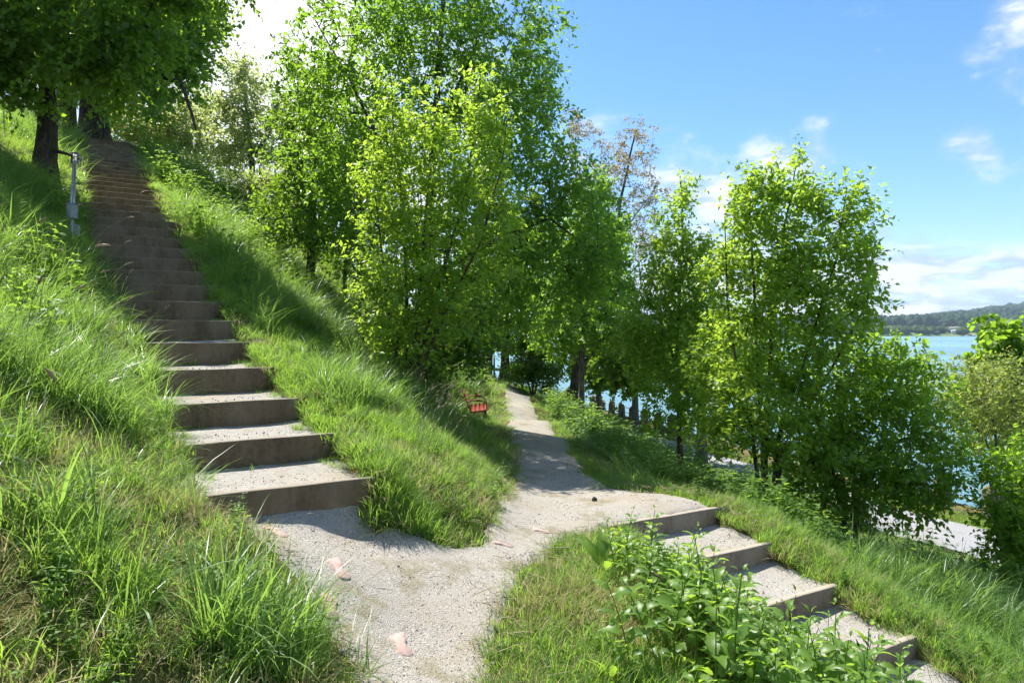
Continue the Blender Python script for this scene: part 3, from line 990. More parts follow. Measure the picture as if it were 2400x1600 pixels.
def build_feet():
    specs = [(634, 1233, -1.235, 38, 1, 1.05, 'pink footprint slab on the path just below the bottom step'),
             (779, 1316, -1.44, 40, -1, 1.08, 'pink footprint slab halfway along the moss beside the landing'),
             (757, 1405, -1.55, 24, 1, 1.0, 'pink footprint slab in the moss nearest the tall grass tussock'),
             (922, 1489, -1.585, 30, -1, 1.0, 'pink footprint slab on bare gravel, closest to the camera'),
             (1156, 1259, -1.54, 70, 1, 0.75, 'small pale footprint slab on the path past the grass tip'),
             (1243, 1226, -1.60, 65, -1, 0.75, 'small pale footprint slab lying farthest along the path')]
    for px, py, z, rot, mir, s, lab in specs:
        x, d = hit(px, py)
        zz = float(height(x, d, True, False)) + 0.022
        o = FOOT * s * 0.80 * np.array([mir, 1]) * np.array([1.25, 1])
        a = R(rot); rt = np.array([[math.cos(a), -math.sin(a)], [math.sin(a), math.cos(a)]])
        o = o @ rt.T
        if mir < 0: o = o[::-1]
        inner = o * 0.9
        b = MB(); b.prism(o, -0.02, 0.006)
        n = len(o); k = np.arange(n); k2 = (k + 1) % n
        b.add(np.vstack([np.c_[o, np.full(n, 0.006)], np.c_[inner, np.full(n, 0.012)], [[0, 0, 0.012]]]), q=np.stack([k, k2, k2 + n, k + n], -1), t=np.stack([k + n, k2 + n, np.full(n, 2 * n)], -1))
        f = b.build('footprint_slab', M['pink'], loc=(x, d, zz))
        # lie on the slope
        e = 0.1
        gx = float(height(x + e, d, False, False) - height(x - e, d, False, False)) / (2 * e); gy = float(height(x, d + e, False, False) - height(x, d - e, False, False)) / (2 * e)
        f.rotation_euler = (math.atan(gy), -math.atan(gx), 0)
        set_props(f, lab, 'footprint', 'footprint slabs on the path')
    # dark stone on the path
    x, d = hit(1365, 1155)
    b = MB()
    th = np.linspace(0, 2 * math.pi, 9)[:-1]
    V = []
    for j, (rr, zz) in enumerate(((0.8, -0.02), (1.0, 0.012), (0.75, 0.036), (0.3, 0.048))):
        for k, a in enumerate(th):
            w = 1 + 0.16 * math.sin(k * 2.3 + j)
            V.append((0.027 * rr * w * math.cos(a), 0.021 * rr * w * math.sin(a), zz * 0.7))
    i = np.arange(3)[:, None] * 8 + np.arange(8)[None]; i2 = np.arange(3)[:, None] * 8 + (np.arange(8)[None] + 1) % 8
    q = np.stack([i, i2, i2 + 8, i + 8], -1).reshape(-1, 4)
    b.add(V, q=q, t=[[24, 24 + k, 24 + k + 1] for k in range(1, 7)])
    o = b.build('stone', M['darkstone'], smooth=True, loc=(x, d, float(height(x, d, True, False)) + 0.028))
    set_props(o, 'small dark stone lying alone on the gravel path', 'stone')


def build_bollards():
    def proto():
        h, w = 0.52, 0.175
        V = []; rings = [(1.06, -0.25), (1.06, 0.02), (1.0, 0.08), (0.97, 0.30), (0.94, h - 0.12), (0.98, h - 0.10), (0.96, h - 0.04), (0.6, h + 0.05), (0.22, h + 0.095)]
        n = 12
        for j, (s, z) in enumerate(rings):
            for k in range(n):
                a = 2 * math.pi * (k + 0.5) / n
                c, sn = math.cos(a), math.sin(a)
                m = max(abs(c), abs(sn))
                e = 0.86 * m + 0.14
                wob = 1 + 0.02 * math.sin(k * 5.1 + j * 2.2)
                V.append((w * s * c / e * wob, w * s * sn / e * wob, z))
        V.append((0, 0, h + 0.105))
        i = np.arange(len(rings) - 1)[:, None] * n + np.arange(n)[None]; i2 = np.arange(len(rings) - 1)[:, None] * n + (np.arange(n)[None] + 1) % n
        q = np.stack([i, i2, i2 + n, i + n], -1).reshape(-1, 4)
        e = (len(rings) - 1) * n
        t = [[e + k, e + (k + 1) % n, len(V) - 1] for k in range(n)]
        return mesh_np('stone_bollard', V, [q, np.array(t)], mats=[M['bollard']])
    me = proto()
    # positions along the quay, about 1.15 m apart; the stretch the shrubs hide is left out
    ORD = ['first', 'second', 'third', 'fourth', 'fifth', 'sixth', 'seventh', 'eighth', 'ninth', 'tenth', 'eleventh', 'twelfth', 'thirteenth', 'fourteenth', 'fifteenth', 'sixteenth', 'seventeenth', 'eighteenth']
    for y0, y1, where in ((27.4, 44.5, 'counting away along the lake from the slim sapling'), (14.1, 18.0, 'counting from the right edge of the picture')):
        pts = []; y = y0
        while y < y1:
            pts.append((float(shore_x(y)) + 0.22, y)); dx = float(shore_x(y + 0.5) - shore_x(y)) * 2
            y += 1.27 / math.hypot(1, dx)
        for i, (x, y) in enumerate(pts):
            o = link('stone_bollard', me, loc=(x, y, -3.985))
            k = i + int(y0)
            sx = 1 + 0.08 * math.sin(k * 4.3)
            o.scale = (sx, sx, 1 + 0.10 * math.sin(k * 2.9 + 1)); o.rotation_euler = (R(1.5 * math.sin(k * 7)), R(2 * math.sin(k * 3.3)), R(-14 + 4 * math.sin(k * 5)))
            set_props(o, f'{ORD[i]} squat stone bollard on the quay, {where}', 'bollard', 'stone bollards along the quay')
            if i:
                (xa, ya), (xb, yb) = pts[i - 1], (x, y)
                mx, my = (xa + xb) / 2, (ya + yb) / 2
                e = empty('railing', (mx, my, -3.98))
                for zz in (0.22, 0.46):
                    b = MB(); b.tube([(xa - mx, ya - my, zz), (xb - mx, yb - my, zz)], 0.016, 6); b.build('rail', M['steel'], e)
                set_props(e, f'steel rails between {ORD[i - 1]} and {ORD[i]} bollard ' + ('beyond the slim sapling' if y0 > 20 else 'from the right picture edge'), 'railing', 'rails between the bollards')


def build_water_things():
    # swan
    b = MB()
    p = W(1349, 888, 65); p[2] = -5.0
    body = [(-0.36, 0, 0.14), (-0.26, 0, 0.12), (-0.10, 0, 0.10), (0.10, 0, 0.10), (0.24, 0, 0.11), (0.30, 0, 0.13)]
    b.tube(body, [0.02, 0.11, 0.17, 0.17, 0.11, 0.04], 10)
    b.tube([(0.24, 0, 0.14), (0.31, 0, 0.28), (0.28, 0, 0.44), (0.30, 0, 0.54), (0.36, 0, 0.56), (0.42, 0, 0.53)], [0.06, 0.04, 0.034, 0.036, 0.042, 0.02], 8)
    s = b.build('swan', M['swan_white'], smooth=True, loc=tuple(p))
    b = MB(); b.tube([(0.41, 0, 0.535), (0.50, 0, 0.505)], [0.018, 0.008], 6); b.build('beak', M['beak_orange'], s)
    s.rotation_euler = (0, 0, R(200)); s.scale = (1.3, 1.3, 1.3)
    set_props(s, 'small white swan swimming on the lake past the bollards', 'swan')
    # dark jetty seen under the leaning tree
    c = W(1135, 845, 78)
    j = empty('jetty', (c[0], c[1], -5))
    b = MB(); b.box((0, 0, 0.95), (5.5, 1.6, 0.22), bev=0.03); b.build('deck', M['jetty_timber'], j)
    for dx in (-2.3, 0, 2.3):
        b = MB(); b.tube([(dx, 0, -1.5), (dx, 0, 1.7 if dx else 2.3)], 0.11, 8); b.build('pile', M['jetty_timber'], j)
    set_props(j, 'dark timber jetty over the water at the end of the path', 'jetty')


def build_top_wall():
    p = W(283, 322, 26.2)
    b = MB(); b.box((0, 0, 0.15), (0.75, 0.5, 0.7), bev=0.02)
    o = b.build('stone_block', M['slab'], loc=(p[0], p[1], float(height(p[0], p[1], False, False)) - 0.1))
    set_props(o, 'grey concrete block beside the top of the long stairs', 'block')
    p = W(341, 345, 30)
    b = MB(); b.tube([(0, 0, -3.5), (0, 0, 0.9)], 0.035, 8)
    b.tube([(0, 0, 0.9), (0.10, 0, 1.02), (0.3, 0, 1.05)], 0.03, 8); b.box((0.36, 0, 1.04), (0.28, 0.12, 0.07), bev=0.01)
    o = b.build('lamp_post', M['pole_grey'], loc=tuple(p))
    set_props(o, 'thin pale lamp post behind the crest of the bank', 'lamp post')
    # bar fence glimpsed through the crown at the top left
    f = empty('bar_fence', (-12.2, 14.6, 5.3), R(58))
    for k in range(26):
        b = MB(); b.tube([(k * 0.11 - 1.4, 0, -0.9), (k * 0.11 - 1.4, 0, 1.35)], 0.011, 6); b.build('bar', M['steel'], f)
    for z in (-0.1, 1.2):
        b = MB(); b.tube([(-1.45, 0, z), (1.4, 0, z)], 0.016, 6); b.build('rail', M['steel'], f)
    set_props(f, 'grey metal bar fence half hidden by leaves at the top of the bank', 'fence')


build_rail(); build_bench(); build_feet(); build_bollards(); build_water_things(); build_top_wall()


# ------------------------------------------------------------------ trees and shrubs
def unit(v):
    return v / (np.linalg.norm(v, axis=-1, keepdims=True) + 1e-9)


def leaves_mesh(pos, axis, nrm, ln, wd, shape, tint):
    """one small folded blade per leaf"""
    axis = unit(axis); side = unit(np.cross(axis, nrm)); up = np.cross(side, axis)
    n = len(pos); L = ln[:, None]; Wd = wd[:, None]
    if shape == 'quad':            # two triangles folded along the rib
        P = np.stack([pos, pos + axis * L * 0.48 + side * Wd * 0.5 + up * Wd * 0.16, pos + axis * L - up * L * 0.10, pos + axis * L * 0.48 - side * Wd * 0.5 + up * Wd * 0.16], 1)
        f = np.array([[0, 1, 2], [0, 2, 3]])
    elif shape == 'oval':
        P = np.stack([pos, pos + axis * L * 0.5 - up * Wd * 0.03, pos + axis * L - up * L * 0.16,
                      pos + axis * L * 0.42 + side * Wd * 0.5 + up * Wd * 0.14, pos + axis * L * 0.42 - side * Wd * 0.5 + up * Wd * 0.14], 1)
        f = np.array([[0, 1, 3], [1, 2, 3], [0, 4, 1], [1, 4, 2]])
    else:                          # 'lobe': five-pointed maple or plane leaf
        def pt(a, r, u=0.0): return pos + axis * L * r * math.cos(R(a)) + side * Wd * 1.1 * r * math.sin(R(a)) + up * Wd * u
        c = pos + axis * L * 0.30
        P = np.stack([pos, pt(-75, 0.52, 0.08), pt(-38, 0.50, 0.04), pt(-28, 0.86, 0.03), pt(0, 0.62, -0.02), pos + axis * L - up * L * 0.12, pt(28, 0.86, 0.03), pt(38, 0.50, 0.04), pt(75, 0.52, 0.08)], 1)
        f = np.array([[0, 2, 1], [0, 4, 2], [2, 4, 3], [4, 0, 7], [4, 6, 5], [4, 5, 3], [4, 7, 6], [0, 8, 7]])
    k = P.shape[1]
    F_ = (np.arange(n)[:, None, None] * k + f[None]).reshape(-1, 3)
    return P.reshape(-1, 3), F_, np.repeat(tint, k)


def tubes_np(segs):
    """segs: list of (points Nx3, radii N, sides) -> verts, quads"""
    b = MB()
    V = []; Q = []; off = 0
    for pts, rad, sides in segs:
        n = len(pts)
        tan = unit(np.gradient(pts, axis=0))
        ref = np.where(np.abs(tan[:, 2:3]) < 0.92, np.array([[0, 0, 1.0]]), np.array([[1.0, 0, 0]]))
        a = unit(np.cross(tan, ref)); c = np.cross(tan, a)
        th = np.linspace(0, 2 * math.pi, sides, endpoint=False)
        v = pts[:, None] + rad[:, None, None] * (np.cos(th)[None, :, None] * a[:, None] + np.sin(th)[None, :, None] * c[:, None])
        V.append(v.reshape(-1, 3))
        i = np.arange(n - 1)[:, None] * sides; j = np.arange(sides)[None]; j2 = (j + 1) % sides
        Q.append(np.stack([i + j, i + j2, i + sides + j2, i + sides + j], -1).reshape(-1, 4) + off)
        off += n * sides
    return np.vstack(V), np.vstack(Q)


def grow(name, label, cat, base, stems, blobs, sites, per_site, leaf, lmat, bmat, seed=0, group=None, lshape='quad', lw=0.55, spray=0.42, tip_r=0.004,
         trunk_r=0.1, up_bias=0.35, droop=0.25, shell=0.35, pexp=0.46, ntw=4, tint_lo=0.0, flare=1.5, clump=0.35, sag=0.06, droop_leaf=0.35, dense=True, pf=1.05):
    """A woody plant: stems (polylines), limbs that fork towards leaf sites inside the crown's lobes, sprays of leaves at each site.
    blobs: (px, py, depth, rx_px, ry_px, depth_radius_m, weight)"""
    g = np.random.default_rng(seed + 100)
    if dense:
        sites = int(sites * 1.25); per_site = int(per_site * pf); leaf *= 1.06; lw = max(lw, 0.5); spray *= 1.28
    base = np.array(base, float)
    t = empty(name, tuple(base))
    set_props(t, label, cat, group)
    nodes = []; par = []
    stem_ids = []
    for st in stems:
        st = np.array(st, float)
        m = max(6, int(len(st) * 5))
        tt = np.linspace(0, 1, m); kk = np.linspace(0, 1, len(st))
        P = np.stack([np.interp(tt, kk, st[:, c]) for c in range(3)], 1)
        wb = np.cumsum(g.normal(0, 1, P.shape), 0); wb -= np.linspace(0, 1, m)[:, None] * wb[-1]
        P += wb * np.array([1, 1, 0.2]) * 0.006 * np.linalg.norm(st[-1] - st[0]) / math.sqrt(m)
        ids = []
        for i, p in enumerate(P):
            par.append(len(nodes) - 1 if i else -1); ids.append(len(nodes)); nodes.append(p)
        stem_ids.append(ids)
    nodes = list(nodes)
    # leaf sites
    Wt = np.array([b[6] if len(b) > 6 else b[3] * b[4] for b in blobs], float); Wt /= Wt.sum()
    S = []
    for b, w in zip(blobs, Wt):
        k = max(2, int(round(w * sites)))
        c = W(b[0], b[1], b[2]); rx = b[3] / F * b[2]; rz = b[4] / F * b[2]; ry = b[5]
        dirs = unit(g.normal(size=(k * 2, 3)))
        rr = shell + (1 - shell) * g.random(k * 2) ** 0.6
        wob = 1 + 0.2 * np.sin(dirs[:, 0] * 5 + b[0]) * np.sin(dirs[:, 2] * 6 + b[1]) + 0.13 * np.abs(g.normal(size=k * 2)) * np.where(g.random(k * 2) < 0.6, 1, -1)
        P = c + dirs * (rr * wob)[:, None] * np.array([rx, ry, rz])
        # keep sites apart so that the crown breaks into clumps with gaps
        keep = []
        md = clump * (rx * ry * rz / max(k, 1)) ** (1 / 3.0) * 1.6
        for p in P:
            if len(keep) >= k: break
            if not keep or np.min(np.linalg.norm(np.array(keep) - p, axis=1)) > md: keep.append(p)
        S += keep
    S = np.array(S)
    NA = np.zeros((len(nodes) + len(S) * 5, 3)); NA[:len(nodes)] = nodes
    cnt = len(nodes)
    st_pts = NA[:cnt].copy()
    dist = np.array([np.min(np.linalg.norm(st_pts - s, axis=1)) for s in S])
    order = np.argsort(dist)
    site_node = []; site_dir = []
    first = stem_ids
    low_ok = np.zeros(len(NA), bool)
    for ids in stem_ids:
        for q, i in enumerate(ids):
            low_ok[i] = q >= 0.22 * len(ids)
    cs = []
    for si in order:
        s = S[si]
        d = NA[:cnt] - s
        L = np.linalg.norm(d, axis=1)
        cost = L * (1 + 0.55 * np.clip(d[:, 2] / (L + 1e-6), -0.2, 1)) + np.where(low_ok[:cnt], 0, 3.0)
        j = int(np.argmin(cost))
        p0 = NA[j].copy(); dv = s - p0; ln = np.linalg.norm(dv)
        steps = 1 if ln < 0.5 else (2 if ln < 1.2 else (3 if ln < 2.5 else 4))
        prev = j
        for q in range(1, steps + 1):
            f = q / steps
            p = p0 + dv * f
            if q < steps:
                p = p + np.array([0, 0, 1]) * ln * (0.10 * math.sin(math.pi * f)) - np.array([0, 0, 1]) * sag * ln * f * (1 - f) + g.normal(0, 0.035 * ln, 3)
            NA[cnt] = p; par.append(prev); low_ok[cnt] = True; prev = cnt; cnt += 1
        site_node.append(prev); site_dir.append(dv / (ln + 1e-6)); cs.append(s)
    NA = NA[:cnt]; par = np.array(par)
    weight = np.zeros(cnt)
    for sn in site_node: weight[sn] += 1
    for i in range(cnt - 1, -1, -1):
        if par[i] >= 0: weight[par[i]] += weight[i]
    rad = tip_r * np.maximum(weight, 1) ** pexp
    # stems taper by their own rule
    for ids in stem_ids:
        r0 = trunk_r if np.isscalar(trunk_r) else trunk_r[stem_ids.index(ids)]
        for q, i in enumerate(ids):
            f = q / (len(ids) - 1)
            rr = r0 * (1 - 0.82 * f ** 0.9) * (1 + (flare - 1) * math.exp(-f * 14))
            rad[i] = max(rr, 0.6 * rad[i] if q > 2 else 0)
    # limbs as chains
    kids = [[] for _ in range(cnt)]
    for i in range(cnt):
        if par[i] >= 0: kids[par[i]].append(i)
    stem_set = set(i for ids in stem_ids for i in ids)
    segs_t = []; segs_b = []
    for ids in stem_ids:
        segs_t.append((NA[ids], rad[ids], 10))
    for i in range(cnt):
        if i in stem_set: continue
        p = par[i]
        main = max(kids[p], key=lambda k: weight[k]) if p not in stem_set else None
        if main == i: continue          # continues a chain begun lower down
        chain = [p, i]
        while kids[chain[-1]]:
            chain.append(max(kids[chain[-1]], key=lambda k: weight[k]))
        rr = rad[chain].copy(); rr[0] = min(rr[0], rr[1] * 1.25)
        segs_b.append((NA[chain], rr, 6 if rr[1] > 0.02 else (4 if rr[1] > 0.008 else 3)))
    v, q = tubes_np(segs_t)
    link('trunk', mesh_np('trunk', v - base, q, smooth=True, mats=[bmat]), t)
    if segs_b:
        v, q = tubes_np(segs_b)
        link('branches', mesh_np('branches', v - base, q, smooth=True, mats=[bmat]), t)
    # leaf sprays
    cs = np.array(cs); site_dir = np.array(site_dir); ns = len(cs)
    per_tw = max(2, int(round(per_site / ntw)))
    tot = ns * ntw * per_tw
    sd = np.repeat(site_dir, ntw, 0)
    tw_dir = unit(sd * 0.9 + g.normal(0, 0.75, (ns * ntw, 3)) + np.array([0, 0, up_bias]))
    tw_len = spray * (0.55 + 0.75 * g.random(ns * ntw))
    tw_base = np.repeat(cs, ntw, 0) + g.normal(0, spray * 0.16, (ns * ntw, 3)) - tw_dir * (tw_len * 0.35)[:, None]
    f = (np.arange(per_tw)[None] + g.random((ns * ntw, per_tw))) / per_tw
    droopv = np.array([0, 0, -1.0])
    pos = tw_base[:, None] + tw_dir[:, None] * (tw_len[:, None] * f)[..., None] + droopv * (droop * tw_len[:, None] * f ** 2)[..., None]
    pos = pos.reshape(-1, 3)
    td = np.repeat(tw_dir, per_tw, 0)
    sidev = unit(np.cross(td, g.normal(size=(tot, 3))))
    ax = unit(td * 0.55 + sidev * 0.9 + droopv * droop_leaf + g.normal(0, 0.2, (tot, 3)))
    nr = unit(np.array([0, 0, 1.0]) * 0.9 + g.normal(0, 0.55, (tot, 3)) + sidev * 0.2)
    l = leaf * (0.6 + 0.65 * g.random(tot)) * (1.12 - 0.35 * f.reshape(-1))
    site_t = np.repeat(g.random(ns), ntw * per_tw)
    tint = np.clip(tint_lo + (1 - tint_lo) * (0.45 * site_t + 0.30 * g.random(tot) + 0.25 * f.reshape(-1) ** 2), 0, 1)
    P, Fc, tn = leaves_mesh(pos, ax, nr, l, l * lw, lshape, tint)
    me = mesh_np('crown', P - base, Fc, attrs={'tint': tn}, mats=[lmat])
    link('crown', me, t)
    return t


def gz(x, y):
    return float(height(x, y, False, False))


def stemto(base, *pts):
    return [tuple(base)] + [tuple(p) for p in pts]


def build_trees():
    # --- the tall tree in the middle, its crown leaving the top of the picture
    b = (-1.9, 14.2); z = gz(*b)
    base = np.array([b[0], b[1], z - 0.15])
    grow('tall_tree', 'tallest tree in the middle, wide crown leaving the top of the picture', 'tree', base,
         [stemto(base, W(985, 560, 14.3), W(1000, 300, 14.4), W(1012, 60, 14.4), W(1030, -230, 14.5)),
          [W(985, 600, 14.3), W(900, 380, 14.0), W(800, 180, 13.8), W(720, 40, 13.6)],
          [W(985, 640, 14.3), W(1120, 560, 13.6), W(1260, 500, 13.2), W(1340, 560, 13.0)],
          [W(1005, 300, 14.3), W(1090, 120, 14.6), W(1140, -120, 14.8)]],
         [(850, 130, 14.0, 190, 170, 1.9), (785, 300, 14.0, 125, 150, 1.7), (1000, 60, 14.8, 200, 170, 2.0), (1120, 150, 14.6, 165, 170, 2.0), (1190, 300, 14.2, 120, 150, 1.9), (1080, 330, 15.2, 190, 150, 1.6),
          (1000, -170, 14.6, 230, 170, 2.0), (860, 420, 15.0, 190, 150, 1.5), (1180, 470, 13.8, 150, 110, 1.8), (1290, 540, 13.2, 120, 110, 1.5), (1340, 620, 13.0, 70, 70, 1.0), (1060, 560, 15.0, 190, 130, 1.3), (1180, 620, 14.5, 120, 60, 1.2), (1300, 440, 13.4, 90, 80, 1.5), (1390, 580, 13.4, 55, 55, 0.9), (1250, 700, 14.0, 120, 60, 1.5), (1110, 710, 14.4, 100, 50, 1.2), (1225, 200, 14.4, 60, 110, 1.2), (1215, 60, 14.6, 50, 80, 1.2)],
         1050, 46, 0.122, M['leaf_tall'], M['bark_dark'], seed=1, lshape='quad', lw=0.40, spray=0.50, trunk_r=[0.13, 0.05, 0.06, 0.045], tip_r=0.0035, up_bias=0.15, droop=0.3, pf=0.88)
    # --- maple-like tree on the slope left of it, with a clear dark trunk
    p = W(712, 622, 17.2); z = gz(p[0], p[1]); base = np.array([p[0], p[1], z - 0.1])
    grow('slope_tree', 'dark-trunked tree on the grass slope left of the tallest tree', 'tree', base,
         [stemto(base, W(713, 540, 17.2), W(716, 440, 17.2), W(722, 300, 17.2), W(735, 170, 17.2))],
         [(725, 340, 17.2, 95, 120, 1.5), (665, 455, 17.0, 80, 75, 1.4), (780, 460, 17.3, 110, 95, 1.5), (725, 210, 17.3, 60, 80, 1.2), (645, 530, 16.6, 60, 35, 1.0), (740, 545, 17.0, 90, 35, 1.2), (800, 330, 17.4, 90, 110, 1.4)],
         300, 52, 0.125, M['leaf_deep'], M['bark_dark'], seed=2, lw=0.5, spray=0.5, trunk_r=0.11, up_bias=0.1, droop=0.35, pf=0.9)
    # --- slim neighbour behind it
    p = W(792, 640, 19.5); z = gz(p[0], p[1]); base = np.array([p[0], p[1], z - 0.1])
    grow('slim_tree', 'slim grey-stemmed young tree just behind the dark-trunked slope tree', 'tree', base,
         [stemto(base, W(793, 560, 19.5), W(800, 430, 19.5), W(810, 300, 19.5))],
         [(800, 520, 19.6, 80, 70, 1.2), (835, 590, 19.3, 70, 60, 1.0), (805, 420, 19.6, 80, 80, 1.2), (870, 660, 18.8, 70, 60, 1.0)],
         130, 50, 0.12, M['leaf_deep'], M['bark_grey'], seed=3, spray=0.5, trunk_r=0.06)
    # --- bright many-stemmed shrub in front
    b = (-1.55, 10.3); z = gz(*b); base = np.array([b[0], b[1], z - 0.1])
    d = 10.3
    grow('multi_stem_shrub', 'bright lime many-stemmed shrub at the centre, in front of the tallest tree', 'shrub', base,
         [stemto(base, W(935, 700, d), W(925, 480, d), W(905, 300, 10.1), W(897, 170, 10.0)),
          stemto(base, W(960, 690, d), W(985, 450, d), W(1000, 300, d), W(1005, 215, d)),
          stemto(base, W(1000, 680, 10.2), W(1060, 480, 10.0), W(1090, 320, 10.0), W(1105, 160, 10.0)),
          stemto(base, W(1020, 720, 10.0), W(1100, 560, 9.8), W(1150, 400, 9.7), W(1165, 260, 9.6)),
          stemto(base, W(900, 760, 10.0), W(880, 620, 9.9), W(860, 450, 9.8), W(862, 340, 9.8))],
         [(900, 260, 10.1, 32, 95, 0.35), (870, 400, 10.0, 55, 90, 0.6), (950, 330, 10.2, 60, 110, 0.7), (1005, 290, 10.2, 40, 80, 0.5), (1100, 250, 10.0, 38, 90, 0.4), (1150, 300, 9.8, 38, 80, 0.4), (1090, 390, 10.0, 90, 110, 0.8),
          (980, 470, 10.2, 120, 110, 0.9), (890, 560, 10.0, 80, 100, 0.8), (1050, 560, 10.0, 130, 110, 0.9), (940, 660, 10.1, 110, 90, 0.9), (890, 720, 9.8, 60, 70, 0.6), (1040, 690, 10.0, 90, 80, 0.8), (960, 780, 10.1, 110, 60, 0.8), (1170, 480, 9.8, 50, 80, 0.6)],
         450, 52, 0.09, M['leaf_lime'], M['bark_brown'], seed=4, lshape='oval', lw=0.50, spray=0.32, trunk_r=[0.034, 0.034, 0.036, 0.03, 0.03], tip_r=0.0022, up_bias=0.75, droop=0.12, flare=1.2, pf=0.60)
    # --- dark low shrub at its foot
    b = (-1.2, 11.6); z = gz(*b); base = np.array([b[0], b[1], z - 0.1])
    grow('low_shrub', 'low dark green shrub filling the foot of the lime many-stemmed one', 'shrub', base,
         [stemto(base, W(1010, 800, 11.6), W(1020, 700, 11.6)), stemto(base, W(960, 800, 11.5), W(930, 740, 11.5)), stemto(base, W(1050, 800, 11.5), W(1080, 730, 11.5))],
         [(1000, 780, 11.6, 110, 60, 0.9), (920, 780, 11.4, 70, 50, 0.7), (1075, 800, 11.6, 55, 55, 0.8), (1060, 720, 12.0, 90, 60, 0.9), (960, 850, 11.3, 80, 40, 0.7)],
         170, 50, 0.085, M['leaf_deep'], M['bark_brown'], seed=5, lshape='oval', lw=0.6, spray=0.34, trunk_r=0.03)

    # --- old lindens at the head of the stairs
    base = W(214, 322, 26.6); base[2] = gz(base[0], base[1]) - 0.2
    t = grow('old_linden', 'huge old linden with furrowed trunk at the head of the long stairs', 'tree', base,
             [stemto(base, W(214, 250, 26.6), W(212, 120, 26.6), W(215, -120, 26.6), W(230, -330, 26.6)),
              [W(212, 170, 26.6), W(300, 80, 25.6), W(400, 20, 24.8), W(480, -20, 24.4)],
              [W(212, 150, 26.6), W(330, 160, 24.5), W(420, 190, 23.5), W(450, 300, 23.0)],
              [W(212, 140, 26.6), W(120, 20, 26.0), W(40, -80, 25.5)]],
             [(300, 60, 25.0, 130, 110, 3.0), (400, 40, 24.6, 100, 90, 2.4), (455, 20, 24.4, 60, 60, 1.6), (360, 150, 24.0, 90, 70, 2.2), (250, 150, 25.0, 90, 80, 2.2), (200, -80, 26.0, 260, 130, 4.5), (400, -80, 25.0, 120, 80, 3.0), (120, 120, 25.5, 80, 90, 2.0), (420, 110, 23.8, 55, 60, 1.6), (320, 225, 23.6, 60, 32, 1.5)],
             470, 56, 0.19, M['leaf_linden'], M['bark_dark'], seed=6, lw=0.8, spray=0.85, trunk_r=[0.62, 0.22, 0.17, 0.25], tip_r=0.006, up_bias=0.0, droop=0.5, flare=1.55)
    base = W(152, 318, 27.8); base[2] = gz(base[0], base[1]) - 0.3
    grow('mossy_tree', 'moss-covered trunk of the tree between the two lindens', 'tree', base,
         [stemto(base, W(152, 230, 27.8), W(148, 120, 27.8), W(140, -60, 27.8))],
         [(140, 40, 28.0, 90, 90, 2.4), (120, -60, 28.0, 120, 90, 2.5)],
         110, 50, 0.2, M['leaf_deep'], M['bark_mossy'], seed=7, lw=0.8, spray=0.8, trunk_r=0.50, tip_r=0.006, droop=0.4)
    base = W(100, 322, 13.7); base[2] = gz(base[0], base[1]) - 0.15
    grow('leaning_linden', 'grey-trunked linden on the left bank with low hanging leafy boughs', 'tree', base,
         [stemto(base, W(108, 270, 13.7), W(104, 190, 13.75), W(112, 60, 13.8), W(120, -180, 13.9), W(130, -420, 13.9)),
          [W(110, 60, 13.8), W(180, -20, 13.2), W(280, -30, 12.8), W(350, 10, 12.6)],
          [W(110, 20, 13.8), W(40, -60, 13.0), W(-80, -90, 12.6)],
          [W(106, 330, 13.7), W(118, 345, 13.66), W(150, 352, 13.6), W(182, 366, 13.55)]],
         [(210, 70, 12.9, 95, 70, 1.3), (290, 60, 12.6, 75, 60, 1.2), (190, 150, 13.0, 70, 60, 1.1), (240, 170, 12.8, 60, 45, 0.9), (40, 90, 12.8, 75, 70, 1.2), (30, 170, 12.9, 60, 55, 1.0), (60, 215, 13.1, 40, 30, 0.6), (130, 20, 13.2, 110, 70, 1.5), (-80, 60, 12.6, 100, 110, 1.6), (120, -150, 13.4, 300, 130, 2.6), (330, -60, 12.8, 90, 70, 1.2), (-120, -120, 12.8, 140, 120, 2.0), (340, 100, 12.7, 40, 50, 0.7), (390, -150, 13.0, 150, 110, 1.8), (250, -260, 13.2, 220, 120, 2.4), (480, -110, 13.2, 60, 60, 1.0)],
         760, 54, 0.112, M['leaf_linden'], M['bark_dark'], seed=8, lshape='oval', lw=0.82, spray=0.50, trunk_r=[0.21, 0.07, 0.09, 0.07], tip_r=0.0035, up_bias=-0.05, droop=0.5, flare=1.35)
    # --- pale sunlit trees behind the crest
    base = W(330, 370, 31); base[2] = gz(base[0], base[1]) - 0.3
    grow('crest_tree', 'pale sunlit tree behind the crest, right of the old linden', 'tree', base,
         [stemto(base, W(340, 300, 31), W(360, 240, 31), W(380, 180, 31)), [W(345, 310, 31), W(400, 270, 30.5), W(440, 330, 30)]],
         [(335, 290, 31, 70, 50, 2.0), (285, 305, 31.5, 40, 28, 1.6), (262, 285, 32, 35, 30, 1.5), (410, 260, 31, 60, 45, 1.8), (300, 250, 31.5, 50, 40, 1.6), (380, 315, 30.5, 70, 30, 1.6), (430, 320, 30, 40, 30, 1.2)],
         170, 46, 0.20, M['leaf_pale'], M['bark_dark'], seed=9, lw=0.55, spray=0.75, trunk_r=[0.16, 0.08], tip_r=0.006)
    base = W(582, 430, 36); base[2] = gz(base[0], base[1]) - 0.3
